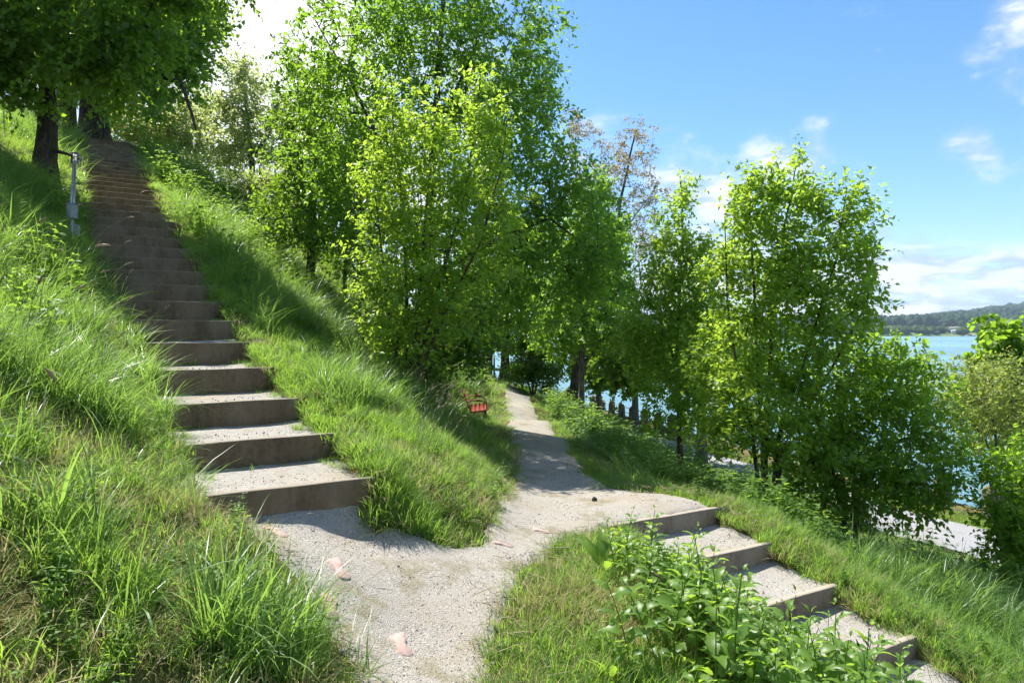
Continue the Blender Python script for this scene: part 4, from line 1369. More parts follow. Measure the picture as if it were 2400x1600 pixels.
    grow('crest_tree', 'round-topped grey-green tree on the skyline left of the slope tree', 'tree', base,
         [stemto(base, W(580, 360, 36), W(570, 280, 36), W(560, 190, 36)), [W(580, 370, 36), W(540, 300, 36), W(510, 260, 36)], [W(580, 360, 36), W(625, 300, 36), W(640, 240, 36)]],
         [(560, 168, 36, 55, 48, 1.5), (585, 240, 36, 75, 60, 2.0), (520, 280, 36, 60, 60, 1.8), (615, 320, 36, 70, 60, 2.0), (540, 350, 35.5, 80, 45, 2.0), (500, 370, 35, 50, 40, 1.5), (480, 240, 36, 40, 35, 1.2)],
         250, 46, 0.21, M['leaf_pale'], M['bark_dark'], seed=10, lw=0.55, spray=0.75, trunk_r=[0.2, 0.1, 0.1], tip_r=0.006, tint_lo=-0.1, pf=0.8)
    base = W(640, 560, 26); base[2] = gz(base[0], base[1]) - 0.3
    grow('bushy_tree', 'bushy sunlit sapling on the slope below the skyline trees', 'tree', base,
         [stemto(base, W(640, 500, 26), W(630, 420, 26)), stemto(base, W(610, 500, 26), W(580, 440, 26))],
         [(640, 440, 26, 60, 60, 1.4), (590, 440, 26, 50, 40, 1.2), (670, 500, 26, 50, 50, 1.3), (600, 500, 25.5, 40, 30, 1.0)],
         120, 46, 0.16, M['leaf_pale'], M['bark_dark'], seed=11, spray=0.6, trunk_r=0.07)

    # --- along and beyond the far end of the path
    base = W(1113, 858, 31.5); base[2] = -2.1
    grow('leaning_tree', 'dark crooked tree leaning over the far bend of the path', 'tree', base,
         [stemto(base, W(1122, 800, 31.5), W(1140, 740, 31.5), W(1158, 640, 31.5), W(1150, 520, 31.5)), [W(1138, 752, 31.5), W(1175, 735, 31), W(1205, 715, 30.5), W(1240, 690, 30)]],
         [(1150, 560, 31, 110, 70, 3), (1110, 660, 31, 70, 60, 2.5), (1210, 640, 30.5, 90, 60, 2.5), (1240, 720, 29.5, 60, 40, 1.8), (1080, 730, 31, 50, 60, 2.0), (1260, 560, 30, 80, 70, 2.5)],
         230, 50, 0.18, M['leaf_mid'], M['bark_dark'], seed=12, lw=0.6, spray=0.75, trunk_r=[0.30, 0.13], tip_r=0.006, droop=0.4)
    base = W(1158, 872, 37); base[2] = -2.7
    grow('lakeside_tree', 'straight dark trunk at the water beyond the bend of the path', 'tree', base,
         [stemto(base, W(1160, 800, 37), W(1164, 700, 37), W(1166, 560, 37))],
         [(1165, 720, 37, 60, 60, 2.2), (1170, 640, 37, 80, 60, 2.5), (1130, 780, 37.5, 40, 30, 1.4), (1190, 790, 36.5, 50, 30, 1.4)],
         130, 48, 0.2, M['leaf_deep'], M['bark_dark'], seed=13, lw=0.7, spray=0.75, trunk_r=0.30, tip_r=0.006)
    base = W(1225, 905, 30); base[2] = gz(base[0], base[1]) - 0.1
    grow('round_bush', 'dense dark bush right of the path where it bends', 'shrub', base,
         [stemto(base, W(1222, 850, 30), W(1215, 790, 30)), stemto(base, W(1240, 850, 30), W(1255, 800, 30)), stemto(base, W(1205, 850, 30), W(1190, 800, 30))],
         [(1215, 820, 30, 55, 60, 1.2), (1250, 850, 29.6, 40, 45, 1.0), (1195, 855, 30.2, 35, 35, 0.9), (1225, 775, 30, 45, 35, 1.0)],
         150, 48, 0.15, M['leaf_deep'], M['bark_brown'], seed=14, spray=0.5, trunk_r=0.05)
    base = W(1310, 912, 27.5); base[2] = gz(base[0], base[1]) - 0.2
    grow('leaning_tree', 'grey trunk leaning right behind the pale sapling by the path', 'tree', base,
         [stemto(base, W(1322, 860, 27.5), W(1338, 800, 27.5), W(1350, 700, 27.5), W(1360, 580, 27.5))],
         [(1350, 620, 27.5, 90, 70, 2.0), (1310, 700, 27.5, 70, 60, 1.8), (1400, 700, 27.5, 70, 60, 1.8), (1380, 540, 27.5, 60, 60, 1.6)],
         170, 48, 0.15, M['leaf_mid'], M['bark_dark'], seed=15, lw=0.7, spray=0.6, trunk_r=0.22, tip_r=0.005)
    base = W(1338, 925, 21.5); base[2] = gz(base[0], base[1]) - 0.1
    grow('pale_sapling', 'young tree with smooth pale stem and steep forks beside the path', 'tree', base,
         [stemto(base, W(1336, 860, 21.5), W(1338, 800, 21.5), W(1342, 700, 21.5), W(1350, 560, 21.5), W(1352, 420, 21.5)),
          [W(1336, 850, 21.5), W(1375, 790, 21.3), W(1410, 740, 21.2)], [W(1336, 840, 21.5), W(1295, 790, 21.4), W(1260, 740, 21.2)]],
         [(1350, 480, 21.5, 55, 90, 1.2), (1340, 600, 21.5, 80, 70, 1.5), (1390, 680, 21.3, 80, 60, 1.5), (1290, 690, 21.4, 70, 60, 1.4), (1260, 770, 21.2, 50, 40, 1.1), (1420, 760, 21.2, 60, 40, 1.2), (1320, 780, 21.0, 60, 30, 1.0), (1390, 560, 21.6, 50, 70, 1.1)],
         300, 48, 0.13, M['leaf_tall'], M['bark_grey'], seed=16, lw=0.6, spray=0.5, trunk_r=[0.10, 0.04, 0.04], tint_lo=-0.3)
    # --- bronze airy tree against the sky
    base = W(1420, 960, 38); base[2] = -4.05
    base[0] = shore_x(38) - 1.6
    grow('bronze_tree', 'airy tree with sparse bronze young leaves against the blue sky', 'tree', base,
         [stemto(base, W(1400, 800, 38), W(1408, 620, 38), W(1425, 460, 38), W(1450, 350, 38), W(1462, 300, 38)),
          [W(1405, 680, 38), W(1470, 600, 38), W(1520, 560, 37.8)], [W(1410, 600, 38), W(1355, 480, 38), W(1320, 360, 38), W(1310, 280, 38)], [W(1412, 560, 38), W(1470, 480, 38), W(1515, 420, 38)]],
         [(1445, 350, 38, 65, 55, 2.2), (1330, 310, 38, 45, 50, 1.6), (1400, 400, 38, 60, 60, 2.2), (1490, 430, 38, 45, 45, 1.8), (1450, 480, 38, 70, 60, 2.4), (1350, 430, 38, 50, 60, 2.0), (1500, 540, 38, 40, 50, 1.8), (1430, 560, 38, 70, 60, 2.2), (1466, 300, 38, 30, 24, 1.0), (1308, 280, 38, 25, 24, 0.9)],
         400, 26, 0.15, M['leaf_bronze'], M['bark_dark'], seed=17, lw=0.55, spray=0.55, trunk_r=[0.16, 0.06, 0.06, 0.05], tip_r=0.006, clump=0.5, pexp=0.42, dense=False)
    # --- pruned plane trees on the quay
    for k, (px, py, d, lab) in enumerate([(1460, 974, 29.5, 'pruned quay tree, the nearer of two straight grey trunks by the bollards'), (1376, 944, 33.5, 'pruned quay tree, the farther of two straight grey trunks by the bollards'),
                                          (1612, 1085, 21.0, 'pruned quay tree half hidden behind the slim lime sapling')]):
        base = W(px, py, d); base[2] = -4.05
        base[0] = min(base[0], shore_x(base[1]) - 0.5)
        sx = (base[0] / d) * F + CX
        grow('quay_tree', lab, 'tree', base,
             [stemto(base, W(sx - 1, 880, d), W(sx - 2, 830, d), W(sx, 780, d))],
             [(sx, 830, d, 2.0 / d * F, 0.95 / d * F, 1.9), (sx - 10, 790, d, 1.5 / d * F, 0.8 / d * F, 1.5), (sx + 5, 868, d, 0.9 / d * F, 0.5 / d * F, 0.8)],
             130, 46, 0.17, M['leaf_deep'], M['bark_grey'], seed=20 + k, group='pruned trees on the quay', lshape='lobe', lw=0.95, spray=0.55, trunk_r=0.165, flare=1.25, droop=0.5, up_bias=0.1)

    # --- slim lime sapling right of the path
    b = (3.05, 12.6); z = gz(*b); base = np.array([b[0], b[1], z - 0.1]); d = 12.6
    grow('slim_sapling', 'slim upright lime-green sapling between the path and the broad bush', 'tree', base,
         [stemto(base, W(1562, 960, d), W(1558, 840, d), W(1562, 660, d), W(1566, 520, d), W(1562, 405, d)),
          [W(1558, 860, d), W(1600, 780, 12.4), W(1620, 690, 12.3)], [W(1558, 850, d), W(1520, 740, 12.5), W(1500, 640, 12.5)], [W(1560, 900, d), W(1580, 850, 12.5), W(1610, 820, 12.4)]],
         [(1562, 470, d, 24, 70, 0.3), (1560, 560, d, 50, 60, 0.5), (1605, 600, 12.4, 45, 80, 0.5), (1520, 620, 12.5, 50, 80, 0.6), (1560, 690, d, 95, 70, 0.8), (1500, 740, 12.4, 55, 55, 0.7), (1620, 720, 12.3, 50, 70, 0.6), (1555, 800, 12.4, 95, 50, 0.8), (1490, 860, 12.3, 55, 40, 0.6), (1590, 890, 12.2, 90, 45, 0.8), (1640, 800, 12.2, 60, 60, 0.7), (1450, 780, 12.6, 45, 40, 0.6), (1620, 960, 12.0, 70, 45, 0.7), (1530, 950, 12.0, 50, 35, 0.5)],
         430, 50, 0.095, M['leaf_lime'], M['bark_brown'], seed=30, lshape='oval', lw=0.52, spray=0.34, trunk_r=[0.055, 0.025, 0.025, 0.025], tip_r=0.0025, up_bias=0.5, droop=0.15, pf=0.64)
    # --- broad upright bush
    b = (3.35, 9.2); z = gz(*b); base = np.array([b[0], b[1], z - 0.1]); d = 9.2
    grow('broad_bush', 'broad bright green bush with upright shoots against the sky, right of the path', 'shrub', base,
         [stemto(base, W(1765, 960, d), W(1770, 760, d), W(1800, 520, d), W(1832, 370, d)),
          stemto(base, W(1750, 980, d), W(1735, 760, d), W(1720, 520, d), W(1728, 390, d)),
          stemto(base, W(1790, 1000, d), W(1860, 800, 9.1), W(1920, 600, 9.0), W(1945, 430, 9.0)),
          stemto(base, W(1730, 1000, 9.1), W(1690, 850, 9.0), W(1670, 680, 9.0), W(1665, 500, 9.0)),
          stemto(base, W(1800, 1020, 9.1), W(1900, 860, 9.0), W(1990, 700, 8.9), W(2010, 560, 8.8))],
         [(1728, 425, d, 26, 55, 0.3), (1770, 430, d, 26, 50, 0.3), (1832, 420, d, 28, 58, 0.32), (1780, 480, d, 85, 70, 0.6), (1690, 520, 9.1, 45, 70, 0.4), (1860, 500, 9.2, 45, 70, 0.4), (1945, 480, 9.0, 30, 70, 0.3), (1995, 500, 8.9, 22, 50, 0.25), (1910, 580, 9.0, 70, 70, 0.6), (1985, 600, 8.8, 30, 45, 0.35),
          (1740, 620, d, 100, 90, 0.8), (1830, 640, d, 90, 80, 0.8), (1920, 690, 9.0, 80, 60, 0.7), (1700, 740, 9.1, 75, 80, 0.8), (1800, 770, d, 110, 80, 0.9), (1890, 790, 9.1, 70, 60, 0.8), (1740, 870, 9.1, 100, 70, 0.9), (1850, 890, 9.1, 80, 60, 0.8), (1690, 940, 9.0, 60, 60, 0.7), (1770, 990, 9.0, 90, 60, 0.8), (1640, 850, 9.2, 60, 60, 0.6), (1650, 1000, 9.0, 60, 45, 0.6), (1850, 1030, 9.0, 80, 50, 0.7), (1975, 700, 8.9, 45, 35, 0.4), (2005, 560, 8.8, 18, 35, 0.2), (1650, 620, 9.1, 40, 60, 0.4)],
         620, 50, 0.088, M['leaf_lime'], M['bark_brown'], seed=31, lshape='oval', lw=0.52, spray=0.29, trunk_r=[0.036, 0.034, 0.034, 0.03, 0.03], tip_r=0.0022, up_bias=0.6, droop=0.15, flare=1.2, pf=0.60)
    # --- spreading bush below it to the right
    b = (4.7, 9.6); z = gz(*b); base = np.array([b[0], b[1], z - 0.1]); d = 9.4
    grow('spreading_bush', 'spreading mid-green bush whose branches arch down towards the lake road', 'shrub', base,
         [stemto(base, W(1920, 980, d), W(1960, 850, d), W(2010, 780, 9.3)), stemto(base, W(1960, 1000, d), W(2060, 900, 9.2), W(2140, 840, 9.0)),
          stemto(base, W(1980, 1050, d), W(2090, 1000, 9.0), W(2190, 1060, 8.9)), stemto(base, W(1900, 1020, d), W(1860, 940, 9.4), W(1840, 880, 9.4))],
         [(1990, 800, 9.4, 75, 50, 0.7), (2060, 820, 9.3, 60, 45, 0.6), (1960, 880, 9.4, 110, 60, 0.9), (2080, 880, 9.2, 80, 55, 0.8), (1880, 960, 9.5, 100, 60, 0.9), (2010, 960, 9.2, 110, 70, 0.9), (2100, 960, 9.0, 70, 60, 0.7), (1960, 1050, 9.2, 130, 70, 0.9), (2080, 1060, 9.0, 100, 70, 0.8), (1880, 1070, 9.4, 100, 60, 0.8), (2130, 1110, 8.9, 60, 50, 0.6), (2040, 1150, 9.0, 100, 50, 0.7), (1900, 1140, 9.3, 80, 40, 0.6), (2200, 1050, 8.8, 40, 40, 0.4)],
         420, 50, 0.085, M['leaf_mid'], M['bark_brown'], seed=32, lshape='oval', lw=0.55, spray=0.30, trunk_r=[0.035, 0.035, 0.03, 0.03], tip_r=0.0022, up_bias=0.2, droop=0.3, flare=1.2, pf=0.60, clump=0.6)
    # --- olive shrub with long bare arching shoots
    b = (8.1, 11.4); z = gz(*b); base = np.array([b[0], b[1], z - 0.1]); d = 11.2
    grow('arching_shrub', 'olive-green shrub with long pale arching shoots at the right edge', 'shrub', base,
         [stemto(base, W(2290, 1000, d), W(2260, 900, d), W(2200, 860, 11.0)), stemto(base, W(2310, 980, d), W(2330, 880, 11), W(2350, 850, 11)),
          stemto(base, W(2260, 1050, d), W(2190, 980, 10.6), W(2080, 985, 10.2), W(2010, 1010, 10.0)), stemto(base, W(2270, 1020, d), W(2200, 930, 10.7), W(2140, 960, 10.4))],
         [(2225, 875, 11, 90, 55, 1.0), (2310, 870, 11, 70, 60, 1.0), (2130, 900, 10.6, 50, 35, 0.7), (2180, 930, 10.8, 60, 40, 0.7), (2270, 950, 11, 90, 50, 0.9), (2340, 960, 11, 60, 60, 0.8), (2200, 1000, 10.6, 60, 30, 0.5)],
         260, 48, 0.078, M['leaf_olive'], M['bark_grey'], seed=33, lshape='oval', lw=0.5, spray=0.32, trunk_r=[0.03, 0.03, 0.022, 0.02], tip_r=0.003, flare=1.2, pf=0.55, clump=0.75, up_bias=0.55)
    # --- big-leaved young tree at the right edge
    base = np.array([10.6, 14.6, -4.05]); d = 14.4
    grow('broadleaf_tree', 'young tree with big glossy lobed leaves at the right edge of the picture', 'tree', base,
         [stemto(base, W(2330, 1000, d), W(2325, 880, d), W(2310, 790, d), W(2295, 735, d)), [W(2330, 960, d), W(2380, 860, d), W(2400, 780, d)], [W(2330, 980, d), W(2280, 900, 14.2), W(2245, 860, 14.0)]],
         [(2298, 780, d, 32, 50, 0.5), (2340, 830, d, 55, 60, 0.9), (2390, 800, d, 60, 70, 0.9), (2275, 840, 14.2, 30, 40, 0.5), (2310, 900, d, 70, 60, 1.0), (2400, 930, d, 80, 80, 1.2), (2340, 1000, 14.6, 70, 70, 1.0)],
         150, 34, 0.15, M['leaf_mid'], M['bark_grey'], seed=34, lshape='lobe', lw=0.9, spray=0.42, trunk_r=[0.08, 0.04, 0.04], droop=0.5, up_bias=0.2, droop_leaf=0.6)
    # --- shrub at the right edge in front of the road
    b = (6.35, 8.2); z = gz(*b); base = np.array([b[0], b[1], z - 0.1]); d = 8.2
    grow('edge_shrub', 'dark shrub with drooping twigs at the lower right edge, beside the lake road', 'shrub', base,
         [stemto(base, W(2370, 1300, d), W(2350, 1150, d), W(2330, 1060, 8.1)), stemto(base, W(2400, 1250, d), W(2420, 1120, d)), stemto(base, W(2360, 1330, d), W(2300, 1260, 8.0), W(2275, 1220, 7.9))],
         [(2340, 1110, 8.1, 50, 55, 0.6), (2390, 1080, 8.2, 60, 70, 0.7), (2330, 1220, 8.0, 50, 60, 0.5), (2390, 1230, 8.1, 60, 80, 0.7), (2290, 1290, 7.9, 30, 35, 0.4), (2360, 1320, 8.0, 60, 50, 0.6), (2300, 1180, 8.0, 30, 35, 0.3)],
         200, 46, 0.078, M['leaf_mid'], M['bark_brown'], seed=35, lshape='oval', lw=0.55, spray=0.26, trunk_r=0.026, tip_r=0.0025, tint_lo=0.1, pf=0.7, clump=0.6)


build_trees()


# ------------------------------------------------------------------ scattering (stuff nobody could count)
def hidden_collection(name, meshes):
    c = bpy.data.collections.new(name)
    for k, me in enumerate(meshes):
        c.objects.link(bpy.data.objects.new(f'{name}_{chr(97 + k)}', me))
    return c


def scatter(name, coll, pos, rot, scl, idx, label=None, cat=None):
    me = mesh_np(name, pos, [], attrs={'rot': rot, 'scl': scl, 'pick': idx.astype(np.int32)})
    o = link(name, me)
    ng = bpy.data.node_groups.new(name, 'GeometryNodeTree')
    ng.interface.new_socket('Geometry', in_out='INPUT', socket_type='NodeSocketGeometry')
    ng.interface.new_socket('Geometry', in_out='OUTPUT', socket_type='NodeSocketGeometry')
    gi = ng.nodes.new('NodeGroupInput'); go = ng.nodes.new('NodeGroupOutput')
    ip = ng.nodes.new('GeometryNodeInstanceOnPoints')
    ci = ng.nodes.new('GeometryNodeCollectionInfo')
    ci.inputs['Collection'].default_value = coll
    ci.inputs['Separate Children'].default_value = True
    ci.inputs['Reset Children'].default_value = True
    ip.inputs['Pick Instance'].default_value = True
    def na(n, ty):
        x = ng.nodes.new('GeometryNodeInputNamedAttribute'); x.data_type = ty; x.inputs['Name'].default_value = n
        return x.outputs['Attribute']
    e2r = ng.nodes.new('FunctionNodeEulerToRotation')
    ng.links.new(na('rot', 'FLOAT_VECTOR'), e2r.inputs[0])
    ng.links.new(gi.outputs[0], ip.inputs['Points'])
    ng.links.new(ci.outputs[0], ip.inputs['Instance'])
    ng.links.new(na('pick', 'INT'), ip.inputs['Instance Index'])
    ng.links.new(e2r.outputs[0], ip.inputs['Rotation'])
    ng.links.new(na('scl', 'FLOAT_VECTOR'), ip.inputs['Scale'])
    ng.links.new(ip.outputs[0], go.inputs[0])
    md = o.modifiers.new('scatter', 'NODES'); md.node_group = ng
    set_props(o, label, cat, kind='stuff')
    return o


def tuft(name, n, h, rad, wid, lean, curl, mat, seed, segs=4, hvar=0.45):
    """a tuft of bent grass blades"""
    g = np.random.default_rng(seed)
    V = []; Q = []; T = []; tint = []
    off = 0
    for i in range(n):
        a = g.random() * 6.283; r = rad * math.sqrt(g.random())
        p = np.array([r * math.cos(a), r * math.sin(a), -0.02])
        hh = h * (1 - hvar + hvar * 1.5 * g.random()); w = wid * (0.7 + 0.6 * g.random())
        da = a + g.normal(0, 0.9); l0 = abs(g.normal(lean, lean * 0.5)); cu = abs(g.normal(curl, curl * 0.6))
        dirh = np.array([math.cos(da), math.sin(da), 0]); side = np.array([-math.sin(da + g.normal(0, .5)), math.cos(da), 0])
        ang = l0; pt = p.copy(); ti = g.random()
        for s in range(segs + 1):
            f = s / segs
            ww = w * (1 - f ** 1.8) * (0.75 + 0.5 * min(1, 3 * f))
            if s == segs:
                V.append(pt.copy()); tint.append(ti)
            else:
                V.append(pt - side * ww / 2); V.append(pt + side * ww / 2); tint += [ti, ti]
            ang2 = ang + cu * f
            pt = pt + (dirh * math.sin(ang2) + np.array([0, 0, 1]) * math.cos(ang2)) * hh / segs
        for s in range(segs - 1):
            Q.append([off + 2 * s, off + 2 * s + 1, off + 2 * s + 3, off + 2 * s + 2])
        T.append([off + 2 * (segs - 1), off + 2 * (segs - 1) + 1, off + 2 * segs])
        off += 2 * segs + 1
    return mesh_np(name, np.array(V), [np.array(Q), np.array(T)], attrs={'tint': np.array(tint)}, mats=[mat])


def weed_sprig(name, n, h, leaf, mat, seed, spread=0.6):
    """leafy herb: a few bent stems with opposite leaves"""
    g = np.random.default_rng(seed)
    segs = []; pos = []; ax = []; nr = []; ln = []
    for s in range(n):
        a = g.random() * 6.283; hh = h * (0.6 + 0.6 * g.random())
        tip = np.array([math.cos(a), math.sin(a), 0]) * hh * spread * g.random() + np.array([0, 0, hh])
        b0 = np.array([math.cos(a), math.sin(a), 0]) * 0.05 * g.random()
        mid = b0 * 0.5 + tip * 0.5 + np.array([0, 0, 0.1 * hh])
        segs.append((np.array([b0, mid, tip]), np.array([0.003, 0.0025, 0.001]), 3))
        k = int(5 + 3 * g.random())
        for i in range(k):
            f = (i + 1) / k
            p = (b0 * (1 - f) ** 2 + 2 * mid * f * (1 - f) + tip * f * f)
            for sg in (0, math.pi):
                aa = i * 1.57 + sg + g.normal(0, .3)
                d = np.array([math.cos(aa), math.sin(aa), 0.15 + g.normal(0, 0.2)])
                pos.append(p); ax.append(d); nr.append([g.normal(0, .3), g.normal(0, .3), 1]); ln.append(leaf * (1.15 - 0.55 * f) * (0.7 + 0.6 * g.random()))
    ln = np.array(ln)
    P, Fc, tn = leaves_mesh(np.array(pos), np.array(ax), np.array(nr, float), ln, ln * 0.58, 'oval', g.random(len(ln)))
    v, q = tubes_np(segs)
    V = np.vstack([P, v]); t = np.concatenate([tn, np.full(len(v), 0.3)])
    return mesh_np(name, V, [Fc, q + len(P)], attrs={'tint': t}, mats=[mat])


def in_stairs(x, y, m=0.0):
    ii, u, v = stair_local(x, y)
    a = (ii >= 0) & (u > -m) & (u < SWA[np.clip(ii, 0, 33)] + m)
    kk, uq = qstair_local(x, y)
    return a | ((kk >= 0) & (uq > -m) & (uq < QW + m))


def sample_ground(y0, y1, dens, xl=0.80, xr=0.80, pad=0.9, g=rng):
    """uniform points on the ground inside the widened view wedge"""
    area = (xl + xr) / 2 * (y1 ** 2 - y0 ** 2) + 2 * pad * (y1 - y0)
    n = int(area * dens)
    y = np.sqrt(y0 ** 2 + (y1 ** 2 - y0 ** 2) * g.random(n))
    x = -(xl * y + pad) + ((xl + xr) * y + 2 * pad) * g.random(n)
    return x, y


def left_of_stairs(x, y):
    return x < np.interp(y, np.concatenate([[0, 4.0], ND - SWA * ACR[1]]), np.concatenate([[-0.8, -1.85], NX - SWA * ACR[0]]))


def build_grass():
    g = np.random.default_rng(5)
    lawn = [tuft(f'lawn_tuft', 30, 0.095, 0.055, 0.0038, 0.35, 0.9, M['grass_lawn'], s, 3) for s in range(4)]
    tall = [tuft('tall_tuft', 26, 0.33, 0.06, 0.0048, 0.22, 1.0, M['grass_tall'], 10 + s, 5) for s in range(3)] + [tuft('tall_tuft', 18, 0.46, 0.05, 0.0045, 0.18, 1.6, M['grass_tall'], 20 + s, 6) for s in range(2)]
    mid = [tuft('mid_tuft', 30, 0.165, 0.06, 0.0038, 0.32, 1.0, M['grass_lawn'], 30 + s, 4) for s in range(4)]
    dry = [tuft('dry_tuft', 30, 0.12, 0.07, 0.0030, 0.6, 1.1, M['grass_dry'], 40 + s, 3) for s in range(3)]
    CL = hidden_collection('lawn_tuft', lawn); CM = hidden_collection('meadow_tuft', mid); CT = hidden_collection('tall_tuft', tall); CD = hidden_collection('dry_tuft', dry)
    acc = {'lawn': [], 'mid': [], 'tall': [], 'dry': []}
    bands = [(1.5, 4.5, 620, 1.0), (4.5, 7.5, 330, 1.12), (7.5, 12, 130, 1.45), (12, 20, 46, 2.0), (20, 40, 13, 3.0)]
    for y0, y1, dens, sc_ in bands:
        x, y = sample_ground(y0, y1, dens, g=g)
        sd = path_sd(x, y) + 0.06 * vnoise(x, y, 2.2, 3, 3) + 0.06 * vnoise(x, y, 9, 3, 4)
        ok = (sd > np.where(y > 7.5, -0.09, -0.03)) & ~in_stairs(x, y, -0.05) & (x < shore_x(y) - 0.1)
        road = (x > shore_x(y) - 3.3) & (x < shore_x(y) - 1.2)
        ok &= ~road
        x, y, sd = x[ok], y[ok], sd[ok]
        z = height(x, y, True, False)
        n1 = vnoise(x, y, 0.55, 3, 11); n2 = vnoise(x, y, 1.7, 3, 12); n3 = vnoise(x, y, 4.0, 2, 13)
        r = g.random(len(x))
        lb = (left_of_stairs(x, y) & (y > 1.0)) | ((y < 4.75) & (x < np.interp(y, [0, 3.3, 4.2, 4.75], [-0.4, -0.5, -1.2, -1.5])))
        ii, uu, vv = stair_local(x, y)
        near_st = (ii >= 0)
        swl = SWA[np.clip(ii, 0, 33)]
        edge = np.where(near_st, np.minimum(np.abs(uu), np.abs(uu - swl)), 9)
        wedge = (~lb) & (x < 0.3) & (y > 4.5)
        isl = (x > -0.2) & (y < 6.2) & (x - 0.0 < 1.2 + 0.4 * (6 - y)) & ~lb
        right = (~lb) & (~wedge) & (x > 0.7)
        typ = np.full(len(x), 1)          # 0 lawn 1 mid 2 tall 3 dry
        # left bank: long grass, thinner and drier low down by the landing and along the stair
        dl = np.where(y < 4.3, np.hypot(x + 1.75, y - 2.9), 9)
        t_lb = np.where(n1 + 0.5 * n2 > -0.1, np.where(r < 0.06, 3, 2), np.where(r < 0.1, 3, 1))
        dz = 1.55 + 0.25 * n1
        t_lb = np.where((dl < dz) & (n2 + 0.6 * n3 > -0.25), np.where(r < 0.50, 3, np.where(r < 0.82, 0, 1)), t_lb)
        t_lb = np.where((dl < dz) & (n2 + 0.6 * n3 <= -0.25), np.where(r < 0.35, 0, np.where(r < 0.85, 1, 2)), t_lb)
        t_lb = np.where(near_st & (uu > swl - 0.02), np.where(r < 0.25, 3, np.where(r < 0.75, 1, 0)), t_lb)
        t_lb = np.where((np.hypot((x + 1.12) / 0.24, (y - 3.05) / 0.34) < 1) & (r < 0.5), 2, t_lb)
        typ = np.where(lb, t_lb, typ)
        t_w = np.where(sd < 0.35, np.where(r < 0.30, 3, np.where(r < 0.62, 0, 1)), np.where((n2 > 0.0) & (sd < 1.3), np.where(r < 0.45, 3, np.where(r < 0.7, 0, 1)), np.where((sd > 0.85) & (n1 + 0.4 * n2 > -0.15), 2, 1)))
        t_w = np.where(near_st & (uu < 0.25), np.where(r < 0.12, 3, np.where(r < 0.5, 0, 1)), t_w)
        typ = np.where(wedge, t_w, typ)
        t_i = np.where(n2 + 0.5 * n3 > 0.25, np.where(r < 0.5, 3, 0), np.where(r < 0.18, 3, np.where(r < 0.78, 0, 1)))
        t_r = np.where(sd < 0.55, np.where(r < 0.15, 3, np.where(r < 0.75, 0, 1)), np.where((n1 > -0.1), 2, 1))
        nearq = (np.abs((x - 1.96) * QACR[0] + (y - 6.6) * QACR[1]) < 0.7) & (x > 1.2)
        t_r = np.where(nearq, np.where(r < 0.2, 3, np.where(r < 0.7, 0, 1)), t_r)
        typ = np.where(right, t_r, typ)
        typ = np.where(isl, t_i, typ)
        qs = z < ROADZ + 0.1
        typ = np.where(qs, 0, typ)
        # thin out: bare spots, and dry litter fading at the path edge
        keep = np.ones(len(x), bool)
        keep &= ~((sd < 0.12) & (g.random(len(x)) < 0.45))
        keep &= ~(lb & (y < 4.6) & (typ != 2) & (g.random(len(x)) < 0.45 * smooth(0.5, 0.0, sd)))
        keep &= ~((dl < dz) & lb & (typ != 2) & (g.random(len(x)) < 0.25 + 0.5 * smooth(-0.2, 0.5, n3)))
        far = z > 6.5
        keep &= ~(far & (g.random(len(x)) < 0.4))
        for k, nm in enumerate(('lawn', 'mid', 'tall', 'dry')):
            s = keep & (typ == k)
            if k == 2: s &= g.random(len(x)) < 0.62
            m = int(s.sum())
            if not m: continue
            hs = (0.75 + 0.55 * g.random(m)) * (1 + 0.25 * n1[s])
            ws = sc_ ** 0.8
            if k == 2: hz = hs * (1.0 if y0 < 12 else 1.15)
            else: hz = hs * (1 + 0.25 * (sc_ - 1))
            if k in (1, 2):
                hz = hz * np.clip(0.45 + sd[s] * 1.2, 0.45, 1) * np.where(edge[s] < 0.3, 0.65, 1)
            rot = np.stack([g.normal(0, 0.14, m), g.normal(0, 0.14, m), g.random(m) * 6.283], 1)
            acc[nm].append((np.stack([x[s], y[s], z[s]], 1), rot, np.stack([hs * ws * (1.25 if k == 2 else 1), hs * ws * (1.25 if k == 2 else 1), hz], 1)))
    x, y = sample_ground(2.2, 9.5, 60, xl=0.5, xr=0.4, pad=0.2, g=g)
    sd = path_sd(x, y)
    ok = (sd < -0.01) & (sd > -0.32) & ~in_stairs(x, y, 0.02) & (g.random(len(x)) < np.exp(sd * 9) * 0.9) & (vnoise(x, y, 1.6, 2, 33) > -0.25)
    x, y = x[ok], y[ok]; m2 = len(x); hs = 0.28 + 0.4 * g.random(m2)
    for nm, sel in (('lawn', np.arange(m2) % 3 != 0), ('dry', np.arange(m2) % 3 == 0)):
        k2 = int(sel.sum())
        acc[nm].append((np.c_[x[sel], y[sel], height(x[sel], y[sel], True, False) + 0.015], np.stack([g.normal(0, .2, k2), g.normal(0, .2, k2), g.random(k2) * 6.28], 1), np.stack([hs[sel], hs[sel], hs[sel] * 0.8], 1)))
    f = g.random(110); p = np.array([1.0, 5.0]) * (1 - f[:, None]) + np.array([1.9, 2.8]) * f[:, None] + g.normal(0, 0.2, (110, 2)) * np.array([1.0, 0.6])
    p = p[(path_sd(p[:, 0], p[:, 1]) > 0.15) & ~in_stairs(p[:, 0], p[:, 1], 0.0)]
    m2 = len(p); hs = 0.8 + 0.5 * g.random(m2)
    acc['tall'].append((np.c_[p, height(p[:, 0], p[:, 1], True, False)], np.stack([g.normal(0, .2, m2), g.normal(0, .2, m2), g.random(m2) * 6.28], 1), np.stack([hs, hs, hs * 0.85], 1)))
    p = np.array([-1.0, 4.66]) + g.random((150, 2)) * np.array([0.5, 0.42])
